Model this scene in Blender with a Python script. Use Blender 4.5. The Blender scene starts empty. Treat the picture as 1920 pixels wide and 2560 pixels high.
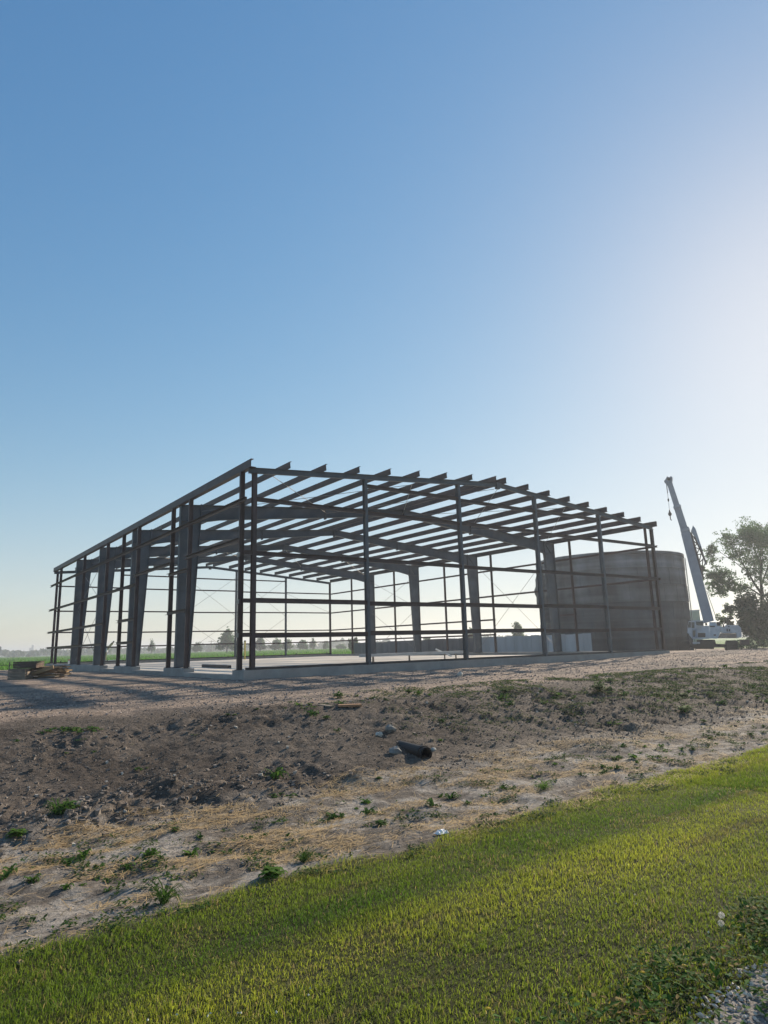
import bpy, math, random
import numpy as np
from mathutils import Vector, Matrix
random.seed(7); rng = np.random.default_rng(7)
sc = bpy.context.scene
COL = sc.collection

# ------------------------------------------------------------------ camera
F_PX, PW, PH = 1647.2, 1920.0, 2560.0
CAM = Vector((-9.282, -20.357, 0.673))
YAW, PIT, ROL = 0.6361, 0.1997, -0.0269
cy_, sy_, cp_, sp_ = math.cos(YAW), math.sin(YAW), math.cos(PIT), math.sin(PIT)
FW = Vector((sy_*cp_, cy_*cp_, sp_)); RT = Vector((cy_, -sy_, 0)); UP = RT.cross(FW)
R2 = math.cos(ROL)*RT + math.sin(ROL)*UP; U2 = -math.sin(ROL)*RT + math.cos(ROL)*UP
cd = bpy.data.cameras.new('camera'); co = bpy.data.objects.new('camera', cd); COL.objects.link(co)
m3 = Matrix((R2, U2, -FW)).transposed()
co.matrix_world = Matrix.Translation(CAM) @ m3.to_4x4()
cd.sensor_fit = 'VERTICAL'; cd.sensor_height = 24.0; cd.lens = 24.0*F_PX/PH
cd.clip_start = 0.05; cd.clip_end = 20000
sc.camera = co
sc.render.resolution_x, sc.render.resolution_y = 768, 1024

# ------------------------------------------------------------------ sky, sun, exposure
SKY_SAT, SKY_HUE, SKY_K = 1.26, .5085, .22
SUN_EL, SUN_AZ = math.radians(23.0), math.radians(73.2)      # azimuth from +Y towards +X
w = bpy.data.worlds.new('World'); sc.world = w; w.use_nodes = True
nt = w.node_tree; nt.nodes.clear()
sky = nt.nodes.new('ShaderNodeTexSky'); sky.sky_type = 'NISHITA'; sky.sun_disc = False
sky.sun_elevation = SUN_EL; sky.sun_rotation = SUN_AZ
sky.air_density = 1.15; sky.dust_density = 0.24; sky.ozone_density = 2.8; sky.altitude = 100
bg = nt.nodes.new('ShaderNodeBackground'); bg.inputs['Strength'].default_value = 0.15
wo = nt.nodes.new('ShaderNodeOutputWorld')
hsv = nt.nodes.new('ShaderNodeHueSaturation'); hsv.inputs['Saturation'].default_value = SKY_SAT; hsv.inputs['Hue'].default_value = SKY_HUE
nt.links.new(sky.outputs[0], hsv.inputs['Color'])
# the photograph's soft highlights: every direction of the sky goes through the same shoulder, c / (1 + k c)
k1 = nt.nodes.new('ShaderNodeVectorMath'); k1.operation = 'MULTIPLY_ADD'; k1.inputs[1].default_value = (SKY_K,)*3; k1.inputs[2].default_value = (1, 1, 1)
k2 = nt.nodes.new('ShaderNodeVectorMath'); k2.operation = 'DIVIDE'
nt.links.new(hsv.outputs[0], k1.inputs[0]); nt.links.new(hsv.outputs[0], k2.inputs[0]); nt.links.new(k1.outputs[0], k2.inputs[1])
nt.links.new(k2.outputs[0], bg.inputs[0]); nt.links.new(bg.outputs[0], wo.inputs[0])
sd = bpy.data.lights.new('sun', 'SUN'); sd.energy = 4.1; sd.angle = math.radians(0.6); sd.color = (1.0, 0.86, 0.68)
so = bpy.data.objects.new('sun', sd); COL.objects.link(so)
SD = Vector((math.sin(SUN_AZ)*math.cos(SUN_EL), math.cos(SUN_AZ)*math.cos(SUN_EL), math.sin(SUN_EL)))
so.rotation_euler = SD.to_track_quat('Z', 'Y').to_euler(); so.location = (30, 0, 30)
sc.view_settings.view_transform = 'Standard'; sc.view_settings.look = 'None'
sc.view_settings.exposure = 0.90; sc.view_settings.gamma = 1.0

# ------------------------------------------------------------------ pixel of the photograph -> point of the place
def ray(u, v):
    return FW + R2*((u-960)/F_PX) - U2*((v-1280)/F_PX)
def at(u, v, x=None, y=None, z=None, depth=None):
    d = ray(u, v)
    if depth is not None:                                   # vertical plane at this horizontal distance ahead
        h = Vector((sy_, cy_, 0)); t = depth/d.dot(h)
    elif z is not None: t = (z-CAM.z)/d.z
    elif y is not None: t = (y-CAM.y)/d.y
    else: t = (x-CAM.x)/d.x
    return CAM + d*t

# ------------------------------------------------------------------ noise + terrain
def _h(ix, iy, s):
    n = (ix.astype(np.int64)*374761393 + iy.astype(np.int64)*668265263 + s*1442695041) & 0x7fffffff
    n = ((n ^ (n >> 13))*1274126177) & 0x7fffffff
    return ((n ^ (n >> 16)) & 0xffff)/65535.0
def vn(x, y, s=0):
    x = np.asarray(x, float); y = np.asarray(y, float)
    ix, iy = np.floor(x), np.floor(y); fx, fy = x-ix, y-iy
    fx = fx*fx*(3-2*fx); fy = fy*fy*(3-2*fy)
    a, b, c, d = _h(ix, iy, s), _h(ix+1, iy, s), _h(ix, iy+1, s), _h(ix+1, iy+1, s)
    return (a*(1-fx)+b*fx)*(1-fy)+(c*(1-fx)+d*fx)*fy
def fbm(x, y, s=0, o=4):
    r = 0; a = .5; c, q = math.cos(.6), math.sin(.6)
    for k in range(o):
        r = r + a*vn(x, y, s+k*17); x, y = (c*x-q*y)*2.03+3.1, (q*x+c*y)*2.03-1.7; a *= .5
    return r
def sst(a, b, x):
    t = np.clip((x-a)/(b-a), 0, 1); return t*t*(3-2*t)
YK = [-400, -40, -22, -18.6, -17, -15.6, -14.6, -12.9, -11.6, -10.2, -9.1, -7.6, -6.0, -1.0, 0, 36]
ZK = [-.9, -.9, -.91, -.93, -.97, -1.04, -1.10, -1.08, -.93, -.68, -.50, -.40, -.36, -.31, -.30, -.34]
FIELD = -.72
def base_h(x, y):
    x = np.asarray(x, float); y = np.asarray(y, float)
    shift = 1.5*(1-sst(-7, -1, x)) + .5*(fbm(x*.25, x*0+3, 5, 2)-.4)
    ys = np.where(y < -13.5, y, y - shift*sst(-13.5, -10, y)*(1-sst(-6, 0, y)))
    z = np.interp(ys, YK, ZK)
    z = z + .15*sst(15, 25, x)*sst(-5, -1.5, y)*(1-sst(30, 45, x))
    padr = sst(30, 56, x)
    z = np.where(y > -12, z*(1-padr*sst(-12, -7, y)) + (-.85)*padr*sst(-12, -7, y), z)
    fld = np.maximum(sst(35.5, 40, y), (1-sst(-34, -28, x))*sst(-8, -2, y))
    return z*(1-fld) + FIELD*fld
def lawn_edge(x): return -15.60+.05*np.clip(np.asarray(x, float)+8.6, 0, 14)
def bank_mask(x, y):
    return sst(-13.6, -12.2, y)*(1-sst(-9.2, -7.2, y))
def ground_h(x, y):
    x = np.asarray(x, float); y = np.asarray(y, float)
    z = base_h(x, y)
    near = (1-sst(30, 70, np.hypot(x+9, y+20)))
    bm = bank_mask(x, y)
    pad = sst(-9, -7, y)*(1-sst(36, 40, y))
    grs = (1-sst(-15.9, -15.2, y))
    clod = np.abs(fbm(x*3.2, y*3.2, 11, 4)-.47)*-.22 + .03 + (fbm(x*.9, y*.9, 21, 3)-.45)*.20 + (fbm(x*8, y*8, 23, 3)-.45)*.055
    patch = .55 + .9*sst(.36, .6, fbm(x*.35+4, y*.5, 31, 3))
    z = z + near*bm*clod*patch
    ditch = sst(-15.6, -15, y)*(1-sst(-13.4, -12.4, y))
    z = z + near*ditch*((fbm(x*2.5, y*4, 41, 5)-.45)*.12)
    rut = np.sin((y+.5*np.sin(x*.15))*5.0 + 2*fbm(x*.1, y*.3, 61, 2))*.016*(sst(-8.5, -6, y)*(1-sst(-.9, -.3, y)))
    z = z + near*pad*((fbm(x*1.2, y*3, 51, 4)-.45)*.09 + rut)
    z = z + near*grs*((fbm(x*1.1, y*1.6, 71, 3)-.45)*.045)
    # piles of broken earth seen on the bank
    for (px, py, rr, hh) in PILES:
        d = np.hypot(x-px, (y-py)*1.3)/rr
        z = z + hh*np.exp(-d*d*1.6)*(.55+.9*fbm(x*4, y*4, 81, 3))
    return z
PILES = []
for (u, v, zz, rr, hh) in ((385, 1985, -1.0, .75, .22), (180, 2040, -1.02, .5, .12), (905, 1935, -1.0, .4, .12), (1060, 1920, -.95, .7, .10), (1500, 1850, -.98, .9, .12), (1590, 1805, -.9, .8, .14)):
    q = at(u, v, z=zz); PILES.append((q.x, q.y, rr, hh))
def on_ground(u, v):
    z = -.6
    for k in range(14):
        q = at(u, v, z=z); z = .5*z + .5*float(ground_h(np.array([q.x]), np.array([q.y]))[0])
    q = at(u, v, z=z); return Vector((q.x, q.y, z))
def gz(x, y): return float(ground_h(np.array([float(x)]), np.array([float(y)]))[0])

# ------------------------------------------------------------------ materials
MATS = {}
def mat(name, c, rough=.7, var=.25, scale=6.0, bump=0.0, bscale=30.0, c2=None, metal=0.0, spec=.3, transl=0.0, streak=None):
    if name in MATS: return MATS[name]
    m = bpy.data.materials.new(name); m.use_nodes = True; n = m.node_tree; b = n.nodes['Principled BSDF']
    b.inputs['Roughness'].default_value = rough; b.inputs['Metallic'].default_value = metal
    b.inputs['Specular IOR Level'].default_value = spec
    tc = n.nodes.new('ShaderNodeTexCoord'); mp = n.nodes.new('ShaderNodeMapping')
    geo = n.nodes.new('ShaderNodeNewGeometry')
    n.links.new(geo.outputs['Position'], mp.inputs[0])
    if streak: mp.inputs['Scale'].default_value = streak
    tx = n.nodes.new('ShaderNodeTexNoise'); tx.inputs['Scale'].default_value = scale; tx.inputs['Detail'].default_value = 6; tx.inputs['Roughness'].default_value = .65
    n.links.new(mp.outputs[0], tx.inputs['Vector'])
    rp = n.nodes.new('ShaderNodeValToRGB'); rp.color_ramp.elements[0].position = .32; rp.color_ramp.elements[1].position = .70
    lo = tuple(k*(1-var) for k in c); hi = c2 if c2 else tuple(min(1, k*(1+var)) for k in c)
    rp.color_ramp.elements[0].color = (*lo, 1); rp.color_ramp.elements[1].color = (*hi, 1)
    n.links.new(tx.outputs[0], rp.inputs[0])
    oi = n.nodes.new('ShaderNodeObjectInfo'); hs = n.nodes.new('ShaderNodeHueSaturation')
    mr = n.nodes.new('ShaderNodeMapRange'); mr.inputs[3].default_value = .86; mr.inputs[4].default_value = 1.14
    n.links.new(oi.outputs['Random'], mr.inputs[0]); n.links.new(mr.outputs[0], hs.inputs['Value'])
    n.links.new(rp.outputs[0], hs.inputs['Color']); n.links.new(hs.outputs[0], b.inputs['Base Color'])
    if bump:
        t2 = n.nodes.new('ShaderNodeTexNoise'); t2.inputs['Scale'].default_value = bscale; t2.inputs['Detail'].default_value = 5
        n.links.new(mp.outputs[0], t2.inputs['Vector'])
        bp = n.nodes.new('ShaderNodeBump'); bp.inputs['Strength'].default_value = bump; bp.inputs['Distance'].default_value = .02
        n.links.new(t2.outputs[0], bp.inputs['Height']); n.links.new(bp.outputs[0], b.inputs['Normal'])
    if transl:
        tr = n.nodes.new('ShaderNodeBsdfTranslucent'); mx = n.nodes.new('ShaderNodeMixShader'); mx.inputs[0].default_value = transl
        n.links.new(hs.outputs[0], tr.inputs[0]); out = n.nodes['Material Output']
        n.links.new(b.outputs[0], mx.inputs[1]); n.links.new(tr.outputs[0], mx.inputs[2]); n.links.new(mx.outputs[0], out.inputs[0])
    MATS[name] = m; return m
def vcol_mat(name, rough=.8, transl=.35, spec=.2):
    m = bpy.data.materials.new(name); m.use_nodes = True; n = m.node_tree; b = n.nodes['Principled BSDF']
    a = n.nodes.new('ShaderNodeVertexColor'); a.layer_name = 'tint'
    b.inputs['Roughness'].default_value = rough; b.inputs['Specular IOR Level'].default_value = spec
    n.links.new(a.outputs[0], b.inputs['Base Color'])
    if transl:
        tr = n.nodes.new('ShaderNodeBsdfTranslucent'); mx = n.nodes.new('ShaderNodeMixShader'); mx.inputs[0].default_value = transl
        n.links.new(a.outputs[0], tr.inputs[0]); out = n.nodes['Material Output']
        n.links.new(b.outputs[0], mx.inputs[1]); n.links.new(tr.outputs[0], mx.inputs[2]); n.links.new(mx.outputs[0], out.inputs[0])
    return m
M_GREY = mat('grey_primer_steel', (.085, .100, .115), .5, .30, 1.1, .05, 60, spec=.4)
M_BROWN = mat('brown_primer_steel', (.055, .034, .034), .5, .40, 1.6, .05, 60, spec=.4)
M_DARK = mat('dark_steel', (.035, .033, .036), .5, .3, 4)
M_ROD = mat('galvanised_rod', (.25, .24, .23), .4, .2, 8, metal=.6)
M_CONC = mat('concrete', (.30, .29, .27), .85, .18, 1.4, .12, 40)
M_SLAB = mat('slab_concrete', (.62, .54, .44), .62, .10, .8, .02, 60, spec=.4)
M_TANK = None

# ------------------------------------------------------------------ mesh helpers
class MB:
    def __init__(s): s.v = []; s.f = []
    def add(s, vs, fs):
        o = len(s.v); s.v += [tuple(q) for q in vs]; s.f += [tuple(i+o for i in f) for f in fs]
    def box(s, x0, x1, y0, y1, z0, z1):
        s.add([(x0,y0,z0),(x1,y0,z0),(x1,y1,z0),(x0,y1,z0),(x0,y0,z1),(x1,y0,z1),(x1,y1,z1),(x0,y1,z1)],
              [(0,3,2,1),(4,5,6,7),(0,1,5,4),(1,2,6,5),(2,3,7,6),(3,0,4,7)])
        return s
    def sweep(s, prof, p, q, up=(0,0,1)):
        p, q = Vector(p), Vector(q); d = (q-p).normalized(); up = Vector(up)
        sx = d.cross(up).normalized(); sz = sx.cross(d).normalized(); n = len(prof)
        s.add([p+sx*a+sz*b for a, b in prof]+[q+sx*a+sz*b for a, b in prof],
              [tuple(range(n-1, -1, -1)), tuple(range(n, 2*n))]+[(i, (i+1) % n, n+(i+1) % n, n+i) for i in range(n)])
        return s
    def beam(s, p, q, w, h, up=(0,0,1)):
        return s.sweep([(-w/2,-h/2),(w/2,-h/2),(w/2,h/2),(-w/2,h/2)], p, q, up)
    def tube(s, p, q, r, n=8, r2=None):
        r2 = r if r2 is None else r2
        p, q = Vector(p), Vector(q); d = (q-p).normalized(); a = Vector((0,0,1)) if abs(d.z) < .9 else Vector((1,0,0))
        sx = d.cross(a).normalized(); sz = sx.cross(d)
        c = [(math.cos(2*math.pi*i/n), math.sin(2*math.pi*i/n)) for i in range(n)]
        s.add([p+sx*(x*r)+sz*(y*r) for x, y in c]+[q+sx*(x*r2)+sz*(y*r2) for x, y in c],
              [tuple(range(n-1,-1,-1)), tuple(range(n,2*n))]+[(i,(i+1)%n,n+(i+1)%n,n+i) for i in range(n)])
        return s
    def poly_y(s, pts, y, t):                       # polygon in XZ, extruded along Y
        n = len(pts)
        s.add([(x,y-t/2,z) for x,z in pts]+[(x,y+t/2,z) for x,z in pts],
              [tuple(range(n)), tuple(range(2*n-1,n-1,-1))]+[((i+1)%n,i,n+i,n+(i+1)%n) for i in range(n)])
        return s
    def lathe(s, prof, cx, cy, n=64, a0=0, a1=2*math.pi):
        full = abs(a1-a0-2*math.pi) < 1e-6; k = n if full else n+1; m = len(prof)
        vs = [(cx+r*math.cos(a0+(a1-a0)*i/n), cy+r*math.sin(a0+(a1-a0)*i/n), z) for i in range(k) for r, z in prof]
        fs = []
        for i in range(n):
            j = (i+1) % k
            for q in range(m):
                r_ = (q+1) % m
                fs.append((i*m+q, j*m+q, j*m+r_, i*m+r_))
        s.add(vs, fs); return s
def link(name, me, mt, parent=None, **tags):
    o = bpy.data.objects.new(name, me); COL.objects.link(o)
    if mt and not me.materials: me.materials.append(mt)
    if parent: o.parent = parent
    for k, v in tags.items():
        if v: o[k] = v
    return o
def obj(name, mb, mt, parent=None, smooth=False, **tags):
    me = bpy.data.meshes.new(name); me.from_pydata(mb.v, [], mb.f); me.update()
    if smooth: me.polygons.foreach_set('use_smooth', [True]*len(me.polygons))
    return link(name, me, mt, parent, **tags)
def thing(name, label, category, loc=(0,0,0), rz=0, group=None):
    o = bpy.data.objects.new(name, None); COL.objects.link(o); o.location = loc; o.rotation_euler = (0,0,rz)
    o.empty_display_size = .3; o['label'] = label; o['category'] = category
    if group: o['group'] = group
    return o
def big_mesh(name, V, T, mt, colors=None, **tags):
    me = bpy.data.meshes.new(name); V = np.asarray(V, np.float32); T = np.asarray(T, np.int32)
    k = T.shape[1]
    me.vertices.add(len(V)); me.vertices.foreach_set('co', V.ravel())
    me.loops.add(T.size); me.loops.foreach_set('vertex_index', T.ravel())
    me.polygons.add(len(T)); me.polygons.foreach_set('loop_start', np.arange(0, T.size, k, dtype=np.int32))
    me.update(calc_edges=True)
    if name != 'ground': me.shade_flat()
    if colors is not None:
        ca = me.color_attributes.new('tint', 'FLOAT_COLOR', 'POINT')
        ca.data.foreach_set('color', np.concatenate([colors, np.ones((len(colors),1))], 1).astype(np.float32).ravel())
    o = bpy.data.objects.new(name, me); COL.objects.link(o); me.materials.append(mt)
    for q, v in tags.items(): o[q] = v
    return o

# ------------------------------------------------------------------ the ground
def axis(lo, hi, fine, far, c0, c1, g=1.035):
    a = [c0]
    while a[-1] < c1: a.append(a[-1]+fine(a[-1]))
    st = a[-1]-a[-2]
    while a[-1] < hi: st *= g*1.02; a.append(a[-1]+st)
    b = []; q = c0; st = a[1]-a[0]
    while q > lo: st *= g*1.06; q -= st; b.append(q)
    return np.array(b[::-1]+a)
XS = axis(-3500, 4500, lambda x: .036+.0070*max(0, x+6), 0, -11.5, 34)
YS = axis(-3500, 4500, lambda y: .032+.0030*abs(y+18), 0, -19.5, 3)
GX, GY = np.meshgrid(XS, YS)
GZ = ground_h(GX.ravel(), GY.ravel()).reshape(GX.shape)
# the ground stays below the floor inside the building
ins = (GX > -.02) & (GX < 24.42) & (GY > -.02) & (GY < 34.3)
GZ = np.where(ins, np.minimum(GZ, -.42), GZ)
nx, ny = len(XS), len(YS)
V = np.stack([GX.ravel(), GY.ravel(), GZ.ravel()], 1)
I = np.arange(nx*ny).reshape(ny, nx)
T = np.stack([I[:-1,:-1].ravel(), I[:-1,1:].ravel(), I[1:,1:].ravel(), I[1:,:-1].ravel()], 1)
x, y = GX.ravel(), GY.ravel()
shift = 1.5*(1-sst(-7, -1, x))
n1 = fbm(x*.5, y*.9, 101, 4); n2 = fbm(x*2.1, y*2.7, 111, 4); n3 = fbm(x*9, y*9, 121, 3)
def C(*c): return np.array(c)
def mixc(a, b, t): return a*(1-t[:,None])+b*t[:,None]
col = np.tile(C(.122,.100,.082), (len(x),1))                                   # bank earth
col = mixc(col, C(.068,.054,.044), sst(.40,.60,n1)*.8)                        # damp dark earth
col = mixc(col, C(.21,.17,.135), sst(.55,.75,n2)*.6)
dit = sst(-.3,.2,y-lawn_edge(x))*(1-sst(-13.1,-12.2,y+.8*(n1-.45)))
col = mixc(col, mixc(np.tile(C(.35,.315,.275),(len(x),1)), C(.16,.137,.115), sst(.36,.56,n2*.6+n3*.4)), dit)     # pale dried silt
col = mixc(col, C(.36,.265,.15), dit*sst(.46,.62,fbm(x*1.3,y*2.4,131,4))*.35)    # rotten straw
padm = sst(-8.9,-7.7,y-shift+(n2-.45)*1.2)*(1-sst(36,38,y))
gravel = mixc(np.tile(C(.34,.262,.205),(len(x),1)), C(.20,.165,.14), sst(.40,.62,fbm(x*.35,y*1.5,141,4)))
gravel = gravel*(.72+.6*n3)[:,None]
col = mixc(col, gravel, padm)
gm = (1-sst(-.13,.17,y-lawn_edge(x)+(n2-.45)*.5))
col = mixc(col, C(.055,.06,.018), gm)
fld = np.maximum(sst(36.5,41,y), (1-sst(-34,-28,x))*sst(-8,-2,y)); fld = np.maximum(fld, sst(70,90,x)*sst(-14,-8,y))
fc = mixc(np.tile(C(.085,.18,.035),(len(x),1)), C(.26,.21,.12), sst(150,200,np.hypot(x,y))*(1-sst(-150,-60,x+.0*y))*.85)
fc = fc*(.8+.4*n1)[:,None]
col = mixc(col, fc, fld)
def ground_material():
    m = bpy.data.materials.new('earth_and_gravel'); m.use_nodes = True; n = m.node_tree; b = n.nodes['Principled BSDF']
    a = n.nodes.new('ShaderNodeVertexColor'); a.layer_name = 'tint'; b.inputs['Roughness'].default_value = .95; b.inputs['Specular IOR Level'].default_value = .15
    g = n.nodes.new('ShaderNodeNewGeometry')
    t = n.nodes.new('ShaderNodeTexNoise'); t.inputs['Scale'].default_value = 13; t.inputs['Detail'].default_value = 10; t.inputs['Roughness'].default_value = .7
    n.links.new(g.outputs['Position'], t.inputs['Vector'])
    r = n.nodes.new('ShaderNodeMapRange'); r.inputs[1].default_value = .3; r.inputs[2].default_value = .7; r.inputs[3].default_value = .45; r.inputs[4].default_value = 1.6
    n.links.new(t.outputs[0], r.inputs[0])
    mx = n.nodes.new('ShaderNodeMix'); mx.data_type = 'RGBA'; mx.blend_type = 'MULTIPLY'; mx.inputs[0].default_value = 1
    n.links.new(a.outputs[0], mx.inputs[6]); n.links.new(r.outputs[0], mx.inputs[7]); n.links.new(mx.outputs[2], b.inputs['Base Color'])
    v = n.nodes.new('ShaderNodeTexNoise'); v.inputs['Scale'].default_value = 7; v.inputs['Detail'].default_value = 6; v.inputs['Roughness'].default_value = .75; v.inputs['Distortion'].default_value = 1.2; n.links.new(g.outputs['Position'], v.inputs['Vector'])
    ad = n.nodes.new('ShaderNodeMath'); ad.operation = 'ADD'; n.links.new(v.outputs[0], ad.inputs[0]); n.links.new(t.outputs[0], ad.inputs[1])
    bp = n.nodes.new('ShaderNodeBump'); bp.inputs['Strength'].default_value = 1.0; bp.inputs['Distance'].default_value = .07
    n.links.new(ad.outputs[0], bp.inputs['Height']); n.links.new(bp.outputs[0], b.inputs['Normal'])
    return m
M_GROUND = ground_material()
big_mesh('ground', V, T, M_GROUND, col, kind='structure')
del V, T, col, gravel, fc

# the road's stone edge, a sheet just above the verge
def strip(name, x0, x1, y0, y1, step, lift, mt, **tags):
    xs = np.arange(x0, x1+step, step); ys = np.linspace(y0, y1, max(2, int((y1-y0)/step)+1))
    gx, gy = np.meshgrid(xs, ys)
    wob = np.zeros_like(gy); wob[-1,:] = (fbm(xs*1.7, xs*0, 151, 3)-.45)*.55
    gy = gy+wob
    z = ground_h(gx.ravel(), gy.ravel()).reshape(gx.shape)+lift
    nI = np.arange(gx.size).reshape(gx.shape)
    t = np.stack([nI[:-1,:-1].ravel(), nI[:-1,1:].ravel(), nI[1:,1:].ravel(), nI[1:,:-1].ravel()], 1)
    return big_mesh(name, np.stack([gx.ravel(), gy.ravel(), z.ravel()],1), t, mt, **tags)
M_ROAD = mat('crushed_limestone', (.22,.20,.18), .9, .35, 40, .8, 45, spec=.15)
strip('gravel_road', -16, 60, -22.5, -18.62, .16, .02, M_ROAD, kind='structure')

# ------------------------------------------------------------------ scattered stuff (uncountable)
def stones(name, P, S, C3, mt, squash=.65, blocky=False, **tags):
    base = np.array([(1,0,0),(-1,0,0),(0,1,0),(0,-1,0),(0,0,1),(0,0,-1)], float)
    f = np.array([(0,2,4),(2,1,4),(1,3,4),(3,0,4),(2,0,5),(1,2,5),(3,1,5),(0,3,5)])
    n = len(P)
    if blocky:
        base = np.array([(x_,y_,z_) for z_ in (-1,1) for y_ in (-1,1) for x_ in (-1,1)], float)*.72
        f = np.array([(0,2,3),(0,3,1),(4,5,7),(4,7,6),(0,1,5),(0,5,4),(2,6,7),(2,7,3),(0,4,6),(0,6,2),(1,3,7),(1,7,5)])
    nb = len(base)
    j = (base[None]*(.55+.75*rng.random((n,nb,1)))+rng.normal(size=(n,nb,3))*.12)*S[:,None,None]
    a = rng.random(n)*6.28; ca, sa = np.cos(a)[:,None], np.sin(a)[:,None]
    xx = j[...,0]*ca-j[...,1]*sa*.7; yy = j[...,0]*sa+j[...,1]*ca*.7
    tl = (rng.random(n)-.5)[:,None]*.9
    zz = j[...,2]*squash+xx*tl*.5
    Vv = np.stack([xx+P[:,None,0], yy+P[:,None,1], zz+P[:,None,2]], -1).reshape(-1,3)
    Tt = (f[None]+(np.arange(n)*nb)[:,None,None]).reshape(-1,3)
    cc = np.repeat(C3, nb, 0)*(.85+.3*rng.random((n*nb,1)))
    return big_mesh(name, Vv, Tt, mt, cc, **tags)
M_STONE = vcol_mat('loose_stone', .9, 0, .2)
def rand_in(x0, x1, y0, y1, n, falloff=1.0):
    """points in a rectangle, denser towards the near (low x) end, as the verge is strewn there"""
    t = rng.random(n); x = x0 + (x1-x0)*t**falloff; y = y0+(y1-y0)*rng.random(n)
    return x, y
# crushed stone along the road edge
px, py = rand_in(-8.5, 4, -19.6, -18.45, 24000, 2.2)
keep = py < -18.62+(fbm(px*1.7, px*0, 151, 3)-.45)*.55+rng.random(len(px))*.12
px, py = px[keep], py[keep]; s = .005+.013*rng.random(len(px))**2
g = .28+.36*rng.random(len(px))**1.3; cs = np.stack([g*1.14, g, g*.84],1)
stones('crushed_stone', np.stack([px,py,ground_h(px,py)+.02+s*.4],1), s, cs, M_STONE, kind='stuff', label='pale crushed limestone along the road edge', category='gravel')
# clods on the bank
px, py = rand_in(-10.5, 34, -13.4, -8.2, 30000, 1.9)
bmk = bank_mask(px, py); pt = sst(.38,.6,fbm(px*.35+4, py*.5, 31, 3))
keep = rng.random(len(px)) < (.12+.88*pt)*bmk; px, py = px[keep], py[keep]
s = .006+.034*rng.random(len(px))**4.0
g = .10+.12*rng.random(len(px)); cs = np.stack([g*1.08, g*.9, g*.76],1)
lt = rng.random(len(px)) < .05; cs[lt] = np.array([.42,.38,.33])
stones('earth_clods', np.stack([px,py,ground_h(px,py)+s*.25],1), s, cs, M_STONE, .7, True, kind='stuff', label='dry earth clods and small stones strewn over the bank', category='earth')
# small crumbs over the whole bank
px, py = rand_in(-10.5, 30, -13.2, -7.4, 50000, 1.9); k = rng.random(len(px)) < .35+.65*sst(.40,.58,fbm(px*.8, py*1.2, 255, 3)); px, py = px[k], py[k]
s = .005+.020*rng.random(len(px))**2.6; g = .07+.15*rng.random(len(px)); cs = np.stack([g*1.06,g*.92,g*.79],1)
stones('earth_crumbs', np.stack([px,py,ground_h(px,py)+s*.25],1), s, cs, M_STONE, .75, kind='stuff', label='fine crumbs of broken earth over the bank', category='earth')
# crumbs in the ditch
px, py = rand_in(-10.5, 20, -15.7, -12.3, 16000, 2.0); k = rng.random(len(px)) < .25+.75*sst(.42,.6,fbm(px*1.1, py*2, 251, 3)); px, py = px[k], py[k]
s = .003+.014*rng.random(len(px))**3; g = .16+.22*rng.random(len(px)); cs = np.stack([g*1.08,g*.92,g*.78],1)
stones('silt_crumbs', np.stack([px,py,ground_h(px,py)+s*.2],1), s, cs, M_STONE, .6, kind='stuff', label='crumbs of dried silt along the ditch bottom', category='earth')
# clods of the pile
P_ = []
for (ax, ay, rr, hh) in PILES[:2]:
    n = int(150*rr); a = rng.random(n)*6.28; r = rr*np.sqrt(rng.random(n))
    P_.append(np.stack([ax+r*np.cos(a), ay+r*np.sin(a)*.8],1))
P_ = np.concatenate(P_); s = .010+.042*rng.random(len(P_))**2.6; g = .13+.12*rng.random(len(P_)); cs = np.stack([g*1.1,g*.92,g*.76],1)
stones('clod_piles', np.stack([P_[:,0],P_[:,1],ground_h(P_[:,0],P_[:,1])+s*.3],1), s, cs, M_STONE, .75, True, kind='stuff', label='crumbled heaps of grey earth on the bank', category='earth')
# pad gravel
px, py = rand_in(-16, 40, -9, -.3, 22000, 1.5)
keep = sst(-8.9,-7.7,py-1.5*(1-sst(-7,-1,px))) > rng.random(len(px)); px, py = px[keep], py[keep]
s = .010+.030*rng.random(len(px))**2.5; g = .15+.2*rng.random(len(px)); cs = np.stack([g*1.1,g*.92,g*.82],1)
stones('pad_gravel', np.stack([px,py,ground_h(px,py)+s*.3],1), s, cs, M_STONE, kind='stuff', label='pinkish gravel spread on the building pad', category='gravel')

def blades(name, P, H, W, lean, C3, mt, seg=2, **tags):
    n = len(P); a = rng.random(n)*6.28; dx, dy = np.cos(a), np.sin(a)
    b = rng.random(n)*6.28; L = lean*(.3+rng.random(n))
    lx, ly = np.cos(b)*L*H, np.sin(b)*L*H
    z0 = np.zeros(n)
    w = W
    if seg == 1:
        vs = np.stack([np.stack([-dx*w,-dy*w,z0],1), np.stack([dx*w,dy*w,z0],1), np.stack([lx,ly,H],1)],1)
        t = np.array([(0,1,2)])
    else:
        vs = np.stack([np.stack([-dx*w,-dy*w,z0],1), np.stack([dx*w,dy*w,z0],1),
                       np.stack([dx*w*.8+lx*.3,dy*w*.8+ly*.3,H*.62],1), np.stack([-dx*w*.8+lx*.3,-dy*w*.8+ly*.3,H*.62],1),
                       np.stack([lx,ly,H*(1-.25*L)],1)],1)
        t = np.array([(0,1,2),(0,2,3),(3,2,4)])
    k = vs.shape[1]
    Vv = (vs+P[:,None,:]).reshape(-1,3); Tt = (t[None]+(np.arange(n)*k)[:,None,None]).reshape(-1,3)
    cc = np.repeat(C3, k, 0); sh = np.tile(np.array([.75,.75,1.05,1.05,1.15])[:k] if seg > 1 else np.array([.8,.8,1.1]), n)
    return big_mesh(name, Vv, Tt, mt, cc*sh[:,None]/1.0, **tags)
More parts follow.
